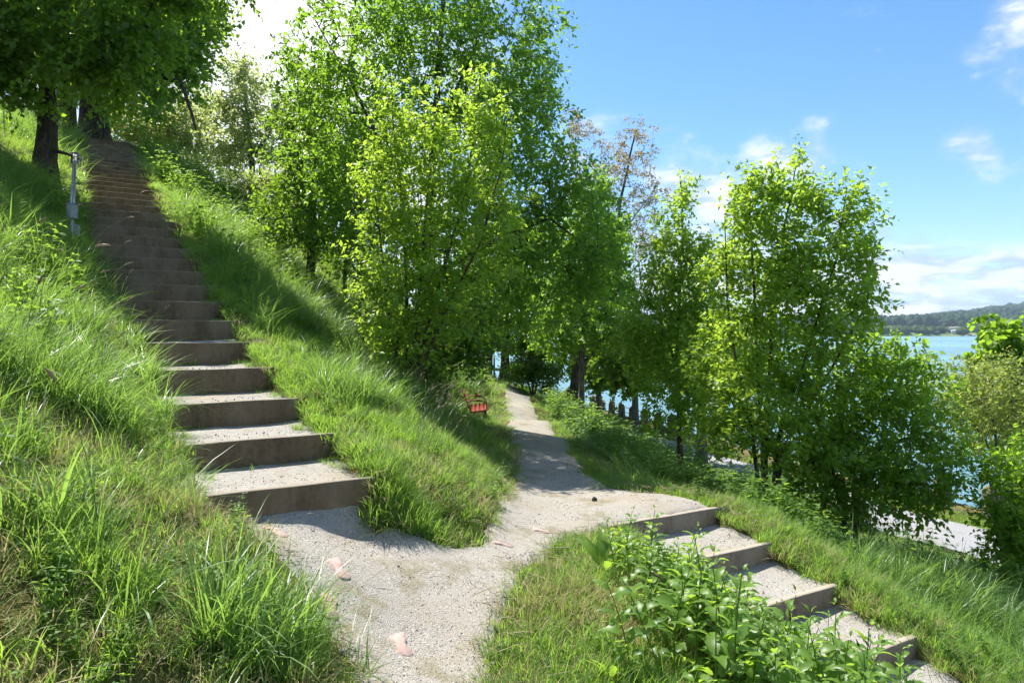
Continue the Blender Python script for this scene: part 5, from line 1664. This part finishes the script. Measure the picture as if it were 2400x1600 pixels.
    p = p[(path_sd(p[:, 0], p[:, 1]) > -0.02) & (((p[:, 0] - NX[0]) * ACR[0] + (p[:, 1] - ND[0]) * ACR[1] > -0.02) | ((p[:, 0] - NX[0]) * UP[0] + (p[:, 1] - ND[0]) * UP[1] < -0.03))]
    m2 = len(p); hs = 0.7 + 0.6 * g.random(m2)
    acc['mid'].append((np.c_[p, height(p[:, 0], p[:, 1], True, False)], np.stack([g.normal(0, .2, m2), g.normal(0, .2, m2), g.random(m2) * 6.28], 1), np.stack([hs, hs, hs], 1)))
    for nn in range(0, 20):
        m = 26 if nn < 8 else 14
        u = np.concatenate([0.02 + 0.20 * g.random(m) ** 1.5, SWA[nn] * g.random(m // 3), SWA[nn] - 0.25 * g.random(m) ** 1.5])
        ln = float(np.dot(np.array([NX[nn + 1] - NX[nn], ND[nn + 1] - ND[nn]]), UP))
        v = ln - 0.01 - 0.06 * g.random(len(u)) ** 1.4 - np.where((u < 0.2) | (u > SWA[nn] - 0.2), 0.4 * g.random(len(u)) ** 2, 0)
        p = np.array([NX[nn], ND[nn]]) - u[:, None] * ACR + v[:, None] * UP
        m2 = len(u); hs = 0.35 + 0.5 * g.random(m2)
        acc['lawn' if nn % 3 else 'mid'].append((np.c_[p, np.full(m2, NZ[nn] - 0.005)], np.stack([g.normal(0, .2, m2), g.normal(0, .2, m2), g.random(m2) * 6.28], 1), np.stack([hs, hs, hs * (1 if nn % 3 else 0.7)], 1)))
    for nm, coll, full, lab, cat in (('lawn', CL, 'short_grass', 'short bright grass along the verges and the island', 'grass'), ('mid', CM, 'meadow_grass', 'knee-high meadow grass covering the banks', 'grass'),
                                     ('tall', CT, 'tall_grass', 'long bluish uncut grass on the bank and lower slope', 'grass'), ('dry', CD, 'dry_grass', 'straw-coloured dry grass and thatch in bare patches', 'grass')):
        P = np.vstack([a[0] for a in acc[nm]]); Rr = np.vstack([a[1] for a in acc[nm]]); S = np.vstack([a[2] for a in acc[nm]])
        scatter(full, coll, P, Rr, S, g.integers(0, len(coll.objects), len(P)), lab, cat)
        print(nm, len(P))

    # broad-leaved weeds on the slope right of the path, under the shrubs and on the upper flank
    w = [weed_sprig('weed_sprig', 5, 0.42, 0.085, M['weed'], 60 + s) for s in range(3)] + [weed_sprig('weed_sprig', 6, 0.28, 0.06, M['weed'], 70 + s, 0.9) for s in range(2)]
    CW = hidden_collection('weed_sprig', w)
    Ps = []
    x, y = sample_ground(5.5, 26, 55, xl=0.1, xr=0.8, g=g)
    sd = path_sd(x, y)
    kq = (x - 1.96) * QACR[0] + (y - 6.6) * QACR[1]
    ok = (x > 1.3) & (sd > 0.45) & (x < shore_x(y) - 3.45) & (kq > 1.05) & (vnoise(x, y, 0.7, 2, 21) > -0.35) & ((x < 3.3 + 0.06 * (y - 7)) | (y > 13) | (vnoise(x, y, 0.9, 2, 24) > 0.35)) & ~((x > 4.6) & (y > 8) & (y < 14))
    ok &= g.random(len(x)) < np.clip(9 / y, 0.35, 1)
    Ps.append(np.stack([x[ok], y[ok]], 1))
    x, y = sample_ground(7, 30, 9, xl=0.8, xr=0.1, g=g)
    ok = (x < -0.4) & (path_sd(x, y) > 0.7) & ((x < -2.2) | (y < 8.5) | (y > 20)) & ~in_stairs(x, y, 0.5) & (vnoise(x, y, 0.4, 2, 22) > 0.05) & ~left_of_stairs(x, y)
    Ps.append(np.stack([x[ok], y[ok]], 1))
    x, y = sample_ground(2.5, 14, 9, xl=0.8, xr=0.1, g=g)
    ok = left_of_stairs(x, y) & ~in_stairs(x, y, 0.3) & (vnoise(x, y, 0.8, 2, 23) > 0.2) & (x < -1.5)
    Ps.append(np.stack([x[ok], y[ok]], 1))
    x, y = sample_ground(1.8, 9, 16, g=g)
    ok = (path_sd(x, y) > 0.06) & ~in_stairs(x, y, 0.05) & (vnoise(x, y, 1.1, 2, 26) > -0.1) & (x < 5.5)
    nbig = sum(len(a) for a in Ps)
    Ps.append(np.stack([x[ok], y[ok]], 1))
    P2 = np.vstack(Ps); n = len(P2)
    z = height(P2[:, 0], P2[:, 1], True, False)
    s = (0.7 + 0.8 * g.random(n)) * np.clip(1.0 + 0.04 * (P2[:, 1] - 8), 1.0, 1.6) * np.where(np.arange(n) >= nbig, 0.36, 1.0)
    scatter('undergrowth', CW, np.c_[P2, z], np.stack([g.normal(0, .12, n), g.normal(0, .12, n), g.random(n) * 6.28], 1), np.stack([s, s, s], 1), g.integers(0, 5, n),
            'leafy undergrowth of weeds and brambles below the path edge', 'undergrowth')
    print('weeds', n)

    # pebbles on the gravel, straw litter
    th = []
    for s in range(4):
        gg = np.random.default_rng(80 + s)
        V = unit(np.array([[x, y, z] for x in (-1, 1) for y in (-1, 1) for z in (-1, 1)], float) + gg.normal(0, 0.35, (8, 3))) * np.array([1, 0.75, 0.5])
        q = np.array([[0, 1, 3, 2], [4, 6, 7, 5], [0, 4, 5, 1], [2, 3, 7, 6], [0, 2, 6, 4], [1, 5, 7, 3]])
        th.append(mesh_np('pebble', V, q, mats=[M['pebble']]))
    CPb = hidden_collection('pebble', th)
    x, y = sample_ground(2.2, 5.2, 1700, xl=0.45, xr=0.35, pad=0.1, g=g)
    x2, y2 = sample_ground(5.2, 10, 260, xl=0.35, xr=0.35, pad=0.1, g=g)
    x = np.concatenate([x, x2]); y = np.concatenate([y, y2])
    sd = path_sd(x, y)
    ii, uu, vv = stair_local(x, y)
    ok = (sd < 0.03) & ~((ii >= 0) & (uu > 0) & (uu < SWA[np.clip(ii, 0, 33)])) & (vnoise(x, y, 2.0, 2, 31) + 0.7 * g.random(len(x)) > 0.0)
    kk, uq = qstair_local(x, y); ok &= (kk < 0) | ((x - QD[0][0]) * QDN[0] + (y - QD[0][1]) * QDN[1] < -0.06)
    x, y = x[ok], y[ok]
    z = height(x, y, True, False) + 0.022
    # treads as well
    ex = []
    for nn in range(0, 12):
        m = int(160 * (4.8 / ND[nn]) ** 1.3)
        u = 0.05 + (SWA[nn] - 0.15) * g.random(m); v = 0.09 + 0.55 * g.random(m)
        p = np.array([NX[nn], ND[nn]]) - u[:, None] * ACR + v[:, None] * UP
        ex.append(np.c_[p, np.full(m, NZ[nn] - 0.01)])
    for k in range(1, 6):
        m = 150
        u = 0.05 + (QW - 0.1) * g.random(m); v = 0.09 + 0.5 * g.random(m)
        p = QD[k] - u[:, None] * QACR - v[:, None] * QDN
        ex.append(np.c_[p, np.full(m, QZ[k] - 0.012)])
    P = np.vstack([np.c_[x, y, z]] + ex)
    n = len(P)
    s = 0.0032 + 0.0045 * g.random(n) ** 2.5 + np.where(g.random(n) < 0.03, 0.008 * g.random(n), 0)
    s *= np.clip(P[:, 1] / 4.5, 1, 1.6)
    scatter('gravel', CPb, P, g.random((n, 3)) * 6.28, np.stack([s, s, s], 1), g.integers(0, 4, n), 'loose pale gravel stones on the path and treads', 'gravel')
    print('pebbles', n)
    st = []
    for s in range(3):
        b = MB(); gg = np.random.default_rng(90 + s)
        pts = np.array([[-0.5, 0, 0], [-0.15, 0.05 * gg.normal(), 0.03], [0.2, 0.08 * gg.normal(), 0.02], [0.5, 0.1 * gg.normal(), 0.0]])
        b.tube(pts, [0.012, 0.014, 0.012, 0.004], 4, cap=False); v, f = b.arrays(); st.append(mesh_np('straw', v, f, mats=[M['straw']]))
    CS = hidden_collection('straw', st)
    x, y = sample_ground(2.0, 7.5, 150, xl=0.8, xr=0.6, g=g)
    sd = path_sd(x, y); dl = np.hypot(x + 1.2, y - 3.3)
    ok = ~in_stairs(x, y, 0.0) & (((sd > -0.05) & (sd < 0.5)) | ((dl < 1.6) & (sd > -0.1)) | (g.random(len(x)) < 0.10)) & ~((sd < -0.1) & (g.random(len(x)) < 0.8))
    x, y = x[ok], y[ok]; z = height(x, y, True, False) + 0.03 + 0.05 * g.random(len(x))
    n = len(x); s = 0.06 + 0.12 * g.random(n)
    scatter('straw_litter', CS, np.c_[x, y, z], np.stack([g.normal(0, .2, n), g.normal(0, .2, n), g.random(n) * 6.28], 1), np.stack([s, s * 0.9, s], 1), g.integers(0, 3, n), 'loose dry straw lying in the grass by the path', 'straw')


build_grass()


# ------------------------------------------------------------------ herbs one can tell apart
def toothed_leaf(L, Wd, curve=0.35, teeth=6):
    """pointed nettle leaf lying along +X, serrated, arching down"""
    V = []; T = []
    n = teeth * 2
    rib = []
    for i in range(n + 1):
        f = i / n
        rib.append((L * f, 0, 0.10 * L * math.sin(f * 2.2) - curve * L * f * f))
    V += rib
    for sg in (1, -1):
        b0 = len(V)
        for i in range(n + 1):
            f = i / n
            w = Wd * 0.5 * (math.sin(math.pi * min(1, f * 0.94 + 0.06)) ** 0.8) * (1 - 0.35 * f) * (1.0 if i % 2 else 0.80)
            V.append((rib[i][0] + (0.03 * L if i % 2 else 0), sg * w, rib[i][2] + 0.30 * w))
        for i in range(n):
            a, b_, c, d = i, i + 1, b0 + i + 1, b0 + i
            T += [[a, b_, c], [a, c, d]] if sg > 0 else [[a, c, b_], [a, d, c]]
    return np.array(V), np.array(T)


def nettle_meshes(seed, h):
    g = np.random.default_rng(seed)
    lean = g.normal(0, 0.12, 2)
    k = 9
    st = np.array([[lean[0] * h * (i / k) ** 2, lean[1] * h * (i / k) ** 2, h * i / k] for i in range(k + 1)])
    sv, sq = tubes_np([(st, np.linspace(0.0045, 0.002, k + 1), 5)])
    V = []; T = []; tint = []; off = 0
    for i in range(1, k + 1):
        f = i / k
        L = 0.105 * (1.15 - 0.85 * abs(f - 0.5) ** 1.2 * 1.4) * (0.8 + 0.4 * g.random())
        if i == k: L *= 0.5
        for sg in (0, 1):
            lv, lt = toothed_leaf(L, L * 0.62, 0.30 + 0.3 * g.random(), 4)
            a = i * 1.57 + sg * math.pi + g.normal(0, 0.25)
            m = np.array(Euler((g.normal(0, 0.25), -0.35 - 0.5 * f * (1 if i == k else 0.6) + g.normal(0, .15), a)).to_matrix())
            pet = m @ np.array([0.02, 0, 0])
            V.append(lv @ m.T + st[i] + pet); T.append(lt + off); off += len(lv)
            tint.append(np.full(len(lv), np.clip(0.25 + 0.55 * f + g.normal(0, 0.15), 0, 1)))
    return mesh_np('stem', sv, sq, smooth=True, mats=[M['stem']]), mesh_np('leaves', np.vstack(V), np.vstack(T), attrs={'tint': np.concatenate(tint)}, mats=[M['nettle']])


def build_herbs():
    g = np.random.default_rng(17)
    protos = [nettle_meshes(200 + s, 0.42 + 0.05 * s) for s in range(5)]
    # bed of nettles beside the short stair
    n = 0; pts = []
    tries = 0
    while n < 240 and tries < 30000:
        tries += 1
        f = g.random()
        c = np.array([1.0, 5.05]) * (1 - f) + np.array([1.85, 2.7]) * f
        p = c + np.array([g.normal(0, 0.12 + 0.36 * f), g.normal(0, 0.10 + 0.2 * f)])
        if path_sd(p[0:1], p[1:2])[0] < 0.15: continue
        kk, uq = qstair_local(p[0:1], p[1:2])
        if kk[0] >= 0 and -0.1 < uq[0] < QW - 0.12: continue
        if pts and np.min(np.linalg.norm(np.array(pts) - p, axis=1)) < 0.058: continue
        pts.append(p); n += 1
    for i, p in enumerate(pts):
        st, lv = protos[i % 5]
        s = link('nettle', st, loc=(p[0], p[1], float(height(p[0], p[1], True, False)) - 0.01))
        sc_ = (0.50 + 0.45 * np.clip((5.3 - p[1]) / 1.6, 0, 1)) * (0.8 + 0.5 * g.random())
        s.scale = (sc_, sc_, sc_); s.rotation_euler = (g.normal(0, .13), g.normal(0, .13), g.random() * 6.28)
        c = link('leaves', lv, s)
        set_props(s, 'leafy green stinging nettle in the patch beside the short stairs', 'nettle', 'nettles beside the short stairs')
    # broad dock plants
    docks = [(1388, 1330, -1.66, 0.22, 'broad-leaved dock standing upright at the corner of the grass island'), (1385, 1500, -1.70, 0.13, 'low broad-leaved dock in the short grass of the island'), (1402, 1585, -1.72, 0.15, 'dock with two paddle leaves at the bottom edge of the island'), (1165, 1495, -1.62, 0.07, 'tiny dock rosette at the path edge of the island')]
    for j, (px, py, z, h, lab) in enumerate(docks):
        x, d = hit(px, py)
        gg = np.random.default_rng(300 + j)
        V = []; T = []; tint = []; off = 0; segs = []
        k = 7 if h > 0.15 else 5
        for i in range(k):
            L = h * (0.75 + 0.4 * gg.random()); lv, lt = toothed_leaf(L, L * 0.40, 0.25, 3)
            m = np.array(Euler((gg.normal(0, .2), -1.15 + 0.5 * gg.random() + (0.4 if h < .15 else 0), i * 2.4 + gg.normal(0, .3))).to_matrix())
            pet = m @ np.array([0.25 * h, 0, 0])
            segs.append((np.array([[0, 0, -0.02], pet * 0.5, pet]), np.array([0.004, 0.0035, 0.003]), 4))
            V.append(lv @ m.T + pet); T.append(lt + off); off += len(lv); tint.append(np.full(len(lv), 0.6 + 0.4 * gg.random()))
        sv, sq = tubes_np(segs)
        o = link('dock_plant', mesh_np('dock_plant', sv, sq, mats=[M['stem']]), loc=(x, d, float(height(x, d, True, False)) + 0.01))
        link('leaves', mesh_np('leaves', np.vstack(V), np.vstack(T), attrs={'tint': np.concatenate(tint)}, mats=[M['nettle']]), o)
        set_props(o, lab, 'dock plant')

    # flowering grass stalks
    def stalk(h, lean, curl, head_l, head_r, mat, seed):
        gg = np.random.default_rng(seed)
        k = 8; pt = np.zeros(3); ang = lean; P = [pt.copy()]
        for i in range(k):
            ang += curl / k * (1.5 * i / k); pt = pt + np.array([math.sin(ang), 0, math.cos(ang)]) * h / k; P.append(pt.copy())
        P = np.array(P)
        sv, sq = tubes_np([(P, np.linspace(0.0018, 0.0011, k + 1), 4)])
        H = [pt.copy()]
        for i in range(6):
            ang += curl * 0.09; pt = pt + np.array([math.sin(ang), 0, math.cos(ang)]) * head_l / 6; H.append(pt.copy())
        H = np.array(H)
        hv, hq = tubes_np([(H, head_r * np.array([0.4, 0.9, 1.0, 0.95, 0.85, 0.6, 0.15]), 6)])
        hv = hv + gg.normal(0, head_r * 0.22, hv.shape)
        return mesh_np('grass_stalk', sv, sq, mats=[M['stem']]), mesh_np('seed_head', hv, hq, smooth=True, mats=[mat])
    fox = [stalk(0.62 + 0.08 * s, 0.12 + 0.05 * s, 0.5 + 0.25 * s, 0.062, 0.0052, M['seed'], 400 + s) for s in range(4)]
    dark = [stalk(0.60 + 0.06 * s, 0.15 + 0.1 * s, 0.3 + 0.15 * s, 0.055, 0.0048, M['seed_dark'], 420 + s) for s in range(4)]
    def place(spots, protos, label, group, smin, smax, lean_dir=None):
        for i, (x, y) in enumerate(spots):
            a, b = protos[i % len(protos)]
            o = link('grass_stalk', a, loc=(x, y, float(height(x, y, True, False)) - 0.02)); link('seed_head', b, o)
            s = smin + (smax - smin) * g.random(); o.scale = (s, s, s)
            o.rotation_euler = (g.normal(0, .08), g.normal(0, .08), (g.normal(lean_dir, 0.7) if lean_dir is not None else g.random() * 6.28))
            set_props(o, label, 'grass stalk', group)
    sp = []
    while len(sp) < 90:
        y = 5.6 + 5.0 * g.random() ** 1.3; x = -0.5 - (0.05 + 0.16 * (y - 4)) * g.random() - 0.1
        if path_sd(np.array([x]), np.array([y]))[0] > 0.45 and not in_stairs(np.array([x]), np.array([y]), 0.35)[0] and not left_of_stairs(np.array([x]), np.array([y]))[0]: sp.append((x, y))
    place(sp, fox, 'pinkish flowering grass stalk on the bank between stairs and path', 'flowering grass between stairs and path', 0.55, 0.95, 0.0)
    sp = []
    while len(sp) < 26:
        d = 5.2 + 2.6 * g.random(); u = 2010 + 330 * g.random(); x = (u - CX) / F * d
        if not in_stairs(np.array([x]), np.array([d]), 0.15)[0]: sp.append((x, d))
    sp += [((u - CX) / F * d, d) for u, d in ((1760, 3.2), (1800, 3.1), (1850, 3.3), (1900, 3.2), (1930, 3.4), (1990, 3.5), (2040, 3.6), (2110, 3.8), (2180, 3.9), (2240, 4.0))]
    place(sp, dark, 'dark-headed grass stalk at the lower right below the short stairs', 'dark grass stalks at the lower right', 0.9, 1.25, 2.6)
    sp = []
    while len(sp) < 26:
        y = 2.6 + 5.4 * g.random(); x = -(0.42 + 0.3 * g.random()) * y - 0.3
        if left_of_stairs(np.array([x]), np.array([y]))[0] and not in_stairs(np.array([x]), np.array([y]), 0.05)[0]: sp.append((x, y))
    place(sp, fox, 'pale foxtail stalk arching out of the long grass on the left bank', 'foxtails on the left bank', 0.9, 1.3, 0.0)


build_herbs()


# ------------------------------------------------------------------ far shore
def build_far():
    g = np.random.default_rng(23)
    D0 = 1180.0

    def elev(x, y):
        """height of the far land above the lake"""
        u = np.asarray(x) / np.asarray(y)      # bearing
        t = np.asarray(y) - D0
        h = 3 + smooth(0, 30, t) * 3 + smooth(60, 420, t) * 15
        h = h + smooth(380, 1200, t) * (8 + 72 * smooth(0.42, 0.95, u) + 10 * smooth(-0.2, -1.0, u))
        h = h + smooth(1150, 2300, t) * (70 * smooth(0.50, 0.80, u) + 25 * vnoise(np.asarray(x), np.asarray(y), 0.002, 2, 41))
        h = h + 2 * vnoise(np.asarray(x), np.asarray(y), 0.008, 2, 40)
        return -5 + h * smooth(-2, 8, t)
    us = np.linspace(-1.3, 1.5, 120); ts = np.concatenate([np.linspace(-25, 60, 12), np.linspace(80, 2600, 60)])
    V = []
    for t in ts:
        y = D0 + t
        V.append(np.stack([us * y, np.full_like(us, y), elev(us * y, y) - (3 if t < -5 else 0)], 1))
    V = np.vstack(V); nx = len(us)
    i = np.arange(len(ts) - 1)[:, None] * nx + np.arange(nx - 1)[None]
    q = np.stack([i, i + 1, i + nx + 1, i + nx], -1).reshape(-1, 4)
    set_props(link('far_hills', mesh_np('far_hills', V, q, smooth=True, mats=[M['field']])), kind='structure')
    # wood: rounded and pointed crowns massed together, one lump per tree
    def crown(seed):
        gg = np.random.default_rng(seed)
        nth, nph = 8, 5
        P = []
        for a in range(nph + 1):
            ph = math.pi * a / nph
            for b_ in range(nth):
                th = 2 * math.pi * (b_ + 0.5 * (a % 2)) / nth
                r = 1 + gg.normal(0, 0.13)
                P.append((r * math.sin(ph) * math.cos(th), r * math.sin(ph) * math.sin(th), 0.9 + r * math.cos(ph)))
        i = np.arange(nph)[:, None] * nth; j = np.arange(nth)[None]; j2 = (j + 1) % nth
        Q = np.stack([i + j, i + nth + j, i + nth + j2, i + j2], -1).reshape(-1, 4)
        return np.array(P), Q
    cr = [crown(500 + k) for k in range(6)]
    VV = []; QQ = []; TT = []; off = 0

    def put(x, y, r, hgt, tint):
        nonlocal off
        P, Q = cr[int(g.integers(0, 6))]
        a = g.random() * 6.28; c, s = math.cos(a), math.sin(a)
        p = np.stack([(P[:, 0] * c - P[:, 1] * s) * r, (P[:, 0] * s + P[:, 1] * c) * r, P[:, 2] * hgt / 1.9], 1) + np.array([x, y, float(elev(x, y)) - 0.5])
        VV.append(p); QQ.append(Q + off); off += len(P); TT.append(np.full(len(P), tint))
    # shoreline belt
    for _ in range(620):
        u = -0.15 + 1.05 * g.random(); t = 8 + 70 * g.random() ** 1.3; y = D0 + t
        put(u * y, y, 4.5 + 4 * g.random(), 9 + 9 * g.random() * (0.6 + 0.6 * vnoise(u * 14, 0.0, 1, 2, 44)), 0.35 + 0.6 * g.random())
    # scattered orchard trees on the slope
    for _ in range(260):
        u = -0.15 + 1.05 * g.random(); t = 80 + 250 * g.random(); y = D0 + t
        if vnoise(u * 9, t * 0.01, 1, 2, 45) < 0.0: continue
        put(u * y, y, 4 + 3 * g.random(), 7 + 6 * g.random(), 0.3 + 0.7 * g.random())
    # the wood on the ridge
    for _ in range(1700):
        u = -0.2 + 1.1 * g.random(); t = 360 + 800 * g.random() ** 1.4; y = D0 + t
        put(u * y, y, 7 + 5 * g.random(), 15 + 12 * g.random(), 0.05 + 0.45 * g.random())
    for _ in range(900):
        u = 0.35 + 0.6 * g.random(); t = 1200 + 1100 * g.random(); y = D0 + t
        put(u * y, y, 12 + 8 * g.random(), 18 + 10 * g.random(), 0.0 + 0.3 * g.random())
    o = link('far_woods', mesh_np('far_woods', np.vstack(VV), np.vstack(QQ), smooth=True, attrs={'tint': np.concatenate(TT)}, mats=[M['farleaf']]))
    set_props(o, 'wooded hills and orchards along the far shore of the lake', 'woods', kind='stuff')

    def house(px, t, w, dp, h, rh, wall, roof, label, rz=0.0):
        y = D0 + t; x = (px - CX) / F * y
        e = empty('house', (x, y, float(elev(x, y))), rz)
        b = MB(); b.box((0, 0, h / 2 - 1), (w, dp, h + 2)); b.build('wall', M[wall], e)
        b = MB()
        b.add([(-w / 2 - .5, -dp / 2 - .5, h), (w / 2 + .5, -dp / 2 - .5, h), (w / 2 + .5, dp / 2 + .5, h), (-w / 2 - .5, dp / 2 + .5, h), (-w / 2 - .5, 0, h + rh), (w / 2 + .5, 0, h + rh)],
              q=[[0, 1, 5, 4], [2, 3, 4, 5], [0, 3, 2, 1]], t=[[0, 4, 3], [1, 2, 5]])
        b.build('roof', M[roof], e)
        for i in range(int(w // 3.2)):
            for zz in ((1.6,) if h < 5 else (1.6, 4.4)):
                b = MB(); b.box((-w / 2 + 1.8 + i * 3.1, -dp / 2 - 0.05, zz), (1.2, 0.2, 1.4)); b.build('window', M['window_glass_dark'], e)
        set_props(e, label, 'house')
    house(2194, 16, 17, 9, 7, 4.5, 'white_render', 'grey_roof', 'white house with grey roof at the waterline of the far shore')
    house(2150, 8, 8, 6, 3.0, 2, 'jetty_timber', 'grey_roof', 'small dark boathouse at the waterline of the far shore')
    house(2268, 250, 12, 9, 6, 3.5, 'ochre_render', 'tile_roof', 'ochre house on the slope of the far shore')
    house(2302, 320, 13, 9, 8, 4, 'white_render', 'grey_roof', 'tall white house under the wood on the far shore')
    house(2316, 310, 10, 8, 6, 3, 'white_render', 'tile_roof', 'white house with red roof beside the tall white one on the far shore')
    house(2284, 12, 10, 6, 4, 2.5, 'boat_dark', 'tile_roof', 'dark red boathouse on the far shore behind moored boats')

    def boat(px, t, ln, mat, label, mast=False):
        y = D0 + t; x = (px - CX) / F * y
        n = 9; V = []
        for i in range(n):
            f = i / (n - 1); w = 0.5 * ln * 0.3 * math.sin(math.pi * min(1, 0.25 + 0.75 * f)) ** 0.6 if f < 1 else 0.02
            xx = -ln / 2 + ln * f; sh = 0.25 * f * f
            V += [(xx, -w, 1.1 + sh), (xx, -w * 0.6, -0.3), (xx, w * 0.6, -0.3), (xx, w, 1.1 + sh)]
        i = np.arange(n - 1)[:, None] * 4 + np.arange(3)[None]
        q = np.stack([i, i + 1, i + 5, i + 4], -1).reshape(-1, 4).tolist() + [[0, 3, 2, 1]] + [[4 * k + 3, 4 * k, 4 * k + 4, 4 * k + 7] for k in range(n - 1)]
        o = link('boat', mesh_np('boat', V, np.array(q), mats=[M[mat]]), loc=(x, y, -5))
        b = MB(); b.box((-ln * 0.08, 0, 1.6), (ln * 0.38, ln * 0.2, 1.1), bev=0.15); b.build('cabin', M['boat_white'], o)
        if mast:
            b = MB(); b.tube([(0, 0, 1.5), (0, 0, 10)], 0.09, 6); b.build('mast', M['pole_grey'], o)
        set_props(o, label, 'boat', 'boats moored on the far shore')
    boat(2222, -14, 9, 'boat_white', 'leftmost white boat moored under the far shore')
    boat(2238, -12, 8, 'boat_blue', 'blue boat moored next to the leftmost white boat')
    boat(2250, -16, 10, 'boat_white', 'longest white boat in the middle of the far moorings')
    boat(2262, -12, 8, 'boat_white', 'white sailing boat with mast at the far moorings', True)
    boat(2312, -10, 8, 'boat_white', 'rightmost white boat at the far moorings')


build_far()


# ------------------------------------------------------------------ the air over the lake
def build_haze():
    m, t, out = new_mat('pale_air')
    v = t.nodes.new('ShaderNodeVolumePrincipled')
    v.inputs['Color'].default_value = (0.62, 0.80, 1.0, 1)
    v.inputs['Density'].default_value = 0.00010
    v.inputs['Anisotropy'].default_value = 0.2
    t.links.new(v.outputs[0], out.inputs['Volume'])
    b = MB(); b.box((400, 1950, 195), (10400, 4300, 410))
    set_props(b.build('haze', m), 'thin pale blue air between the camera and the far shore', 'haze', kind='stuff')


build_haze()
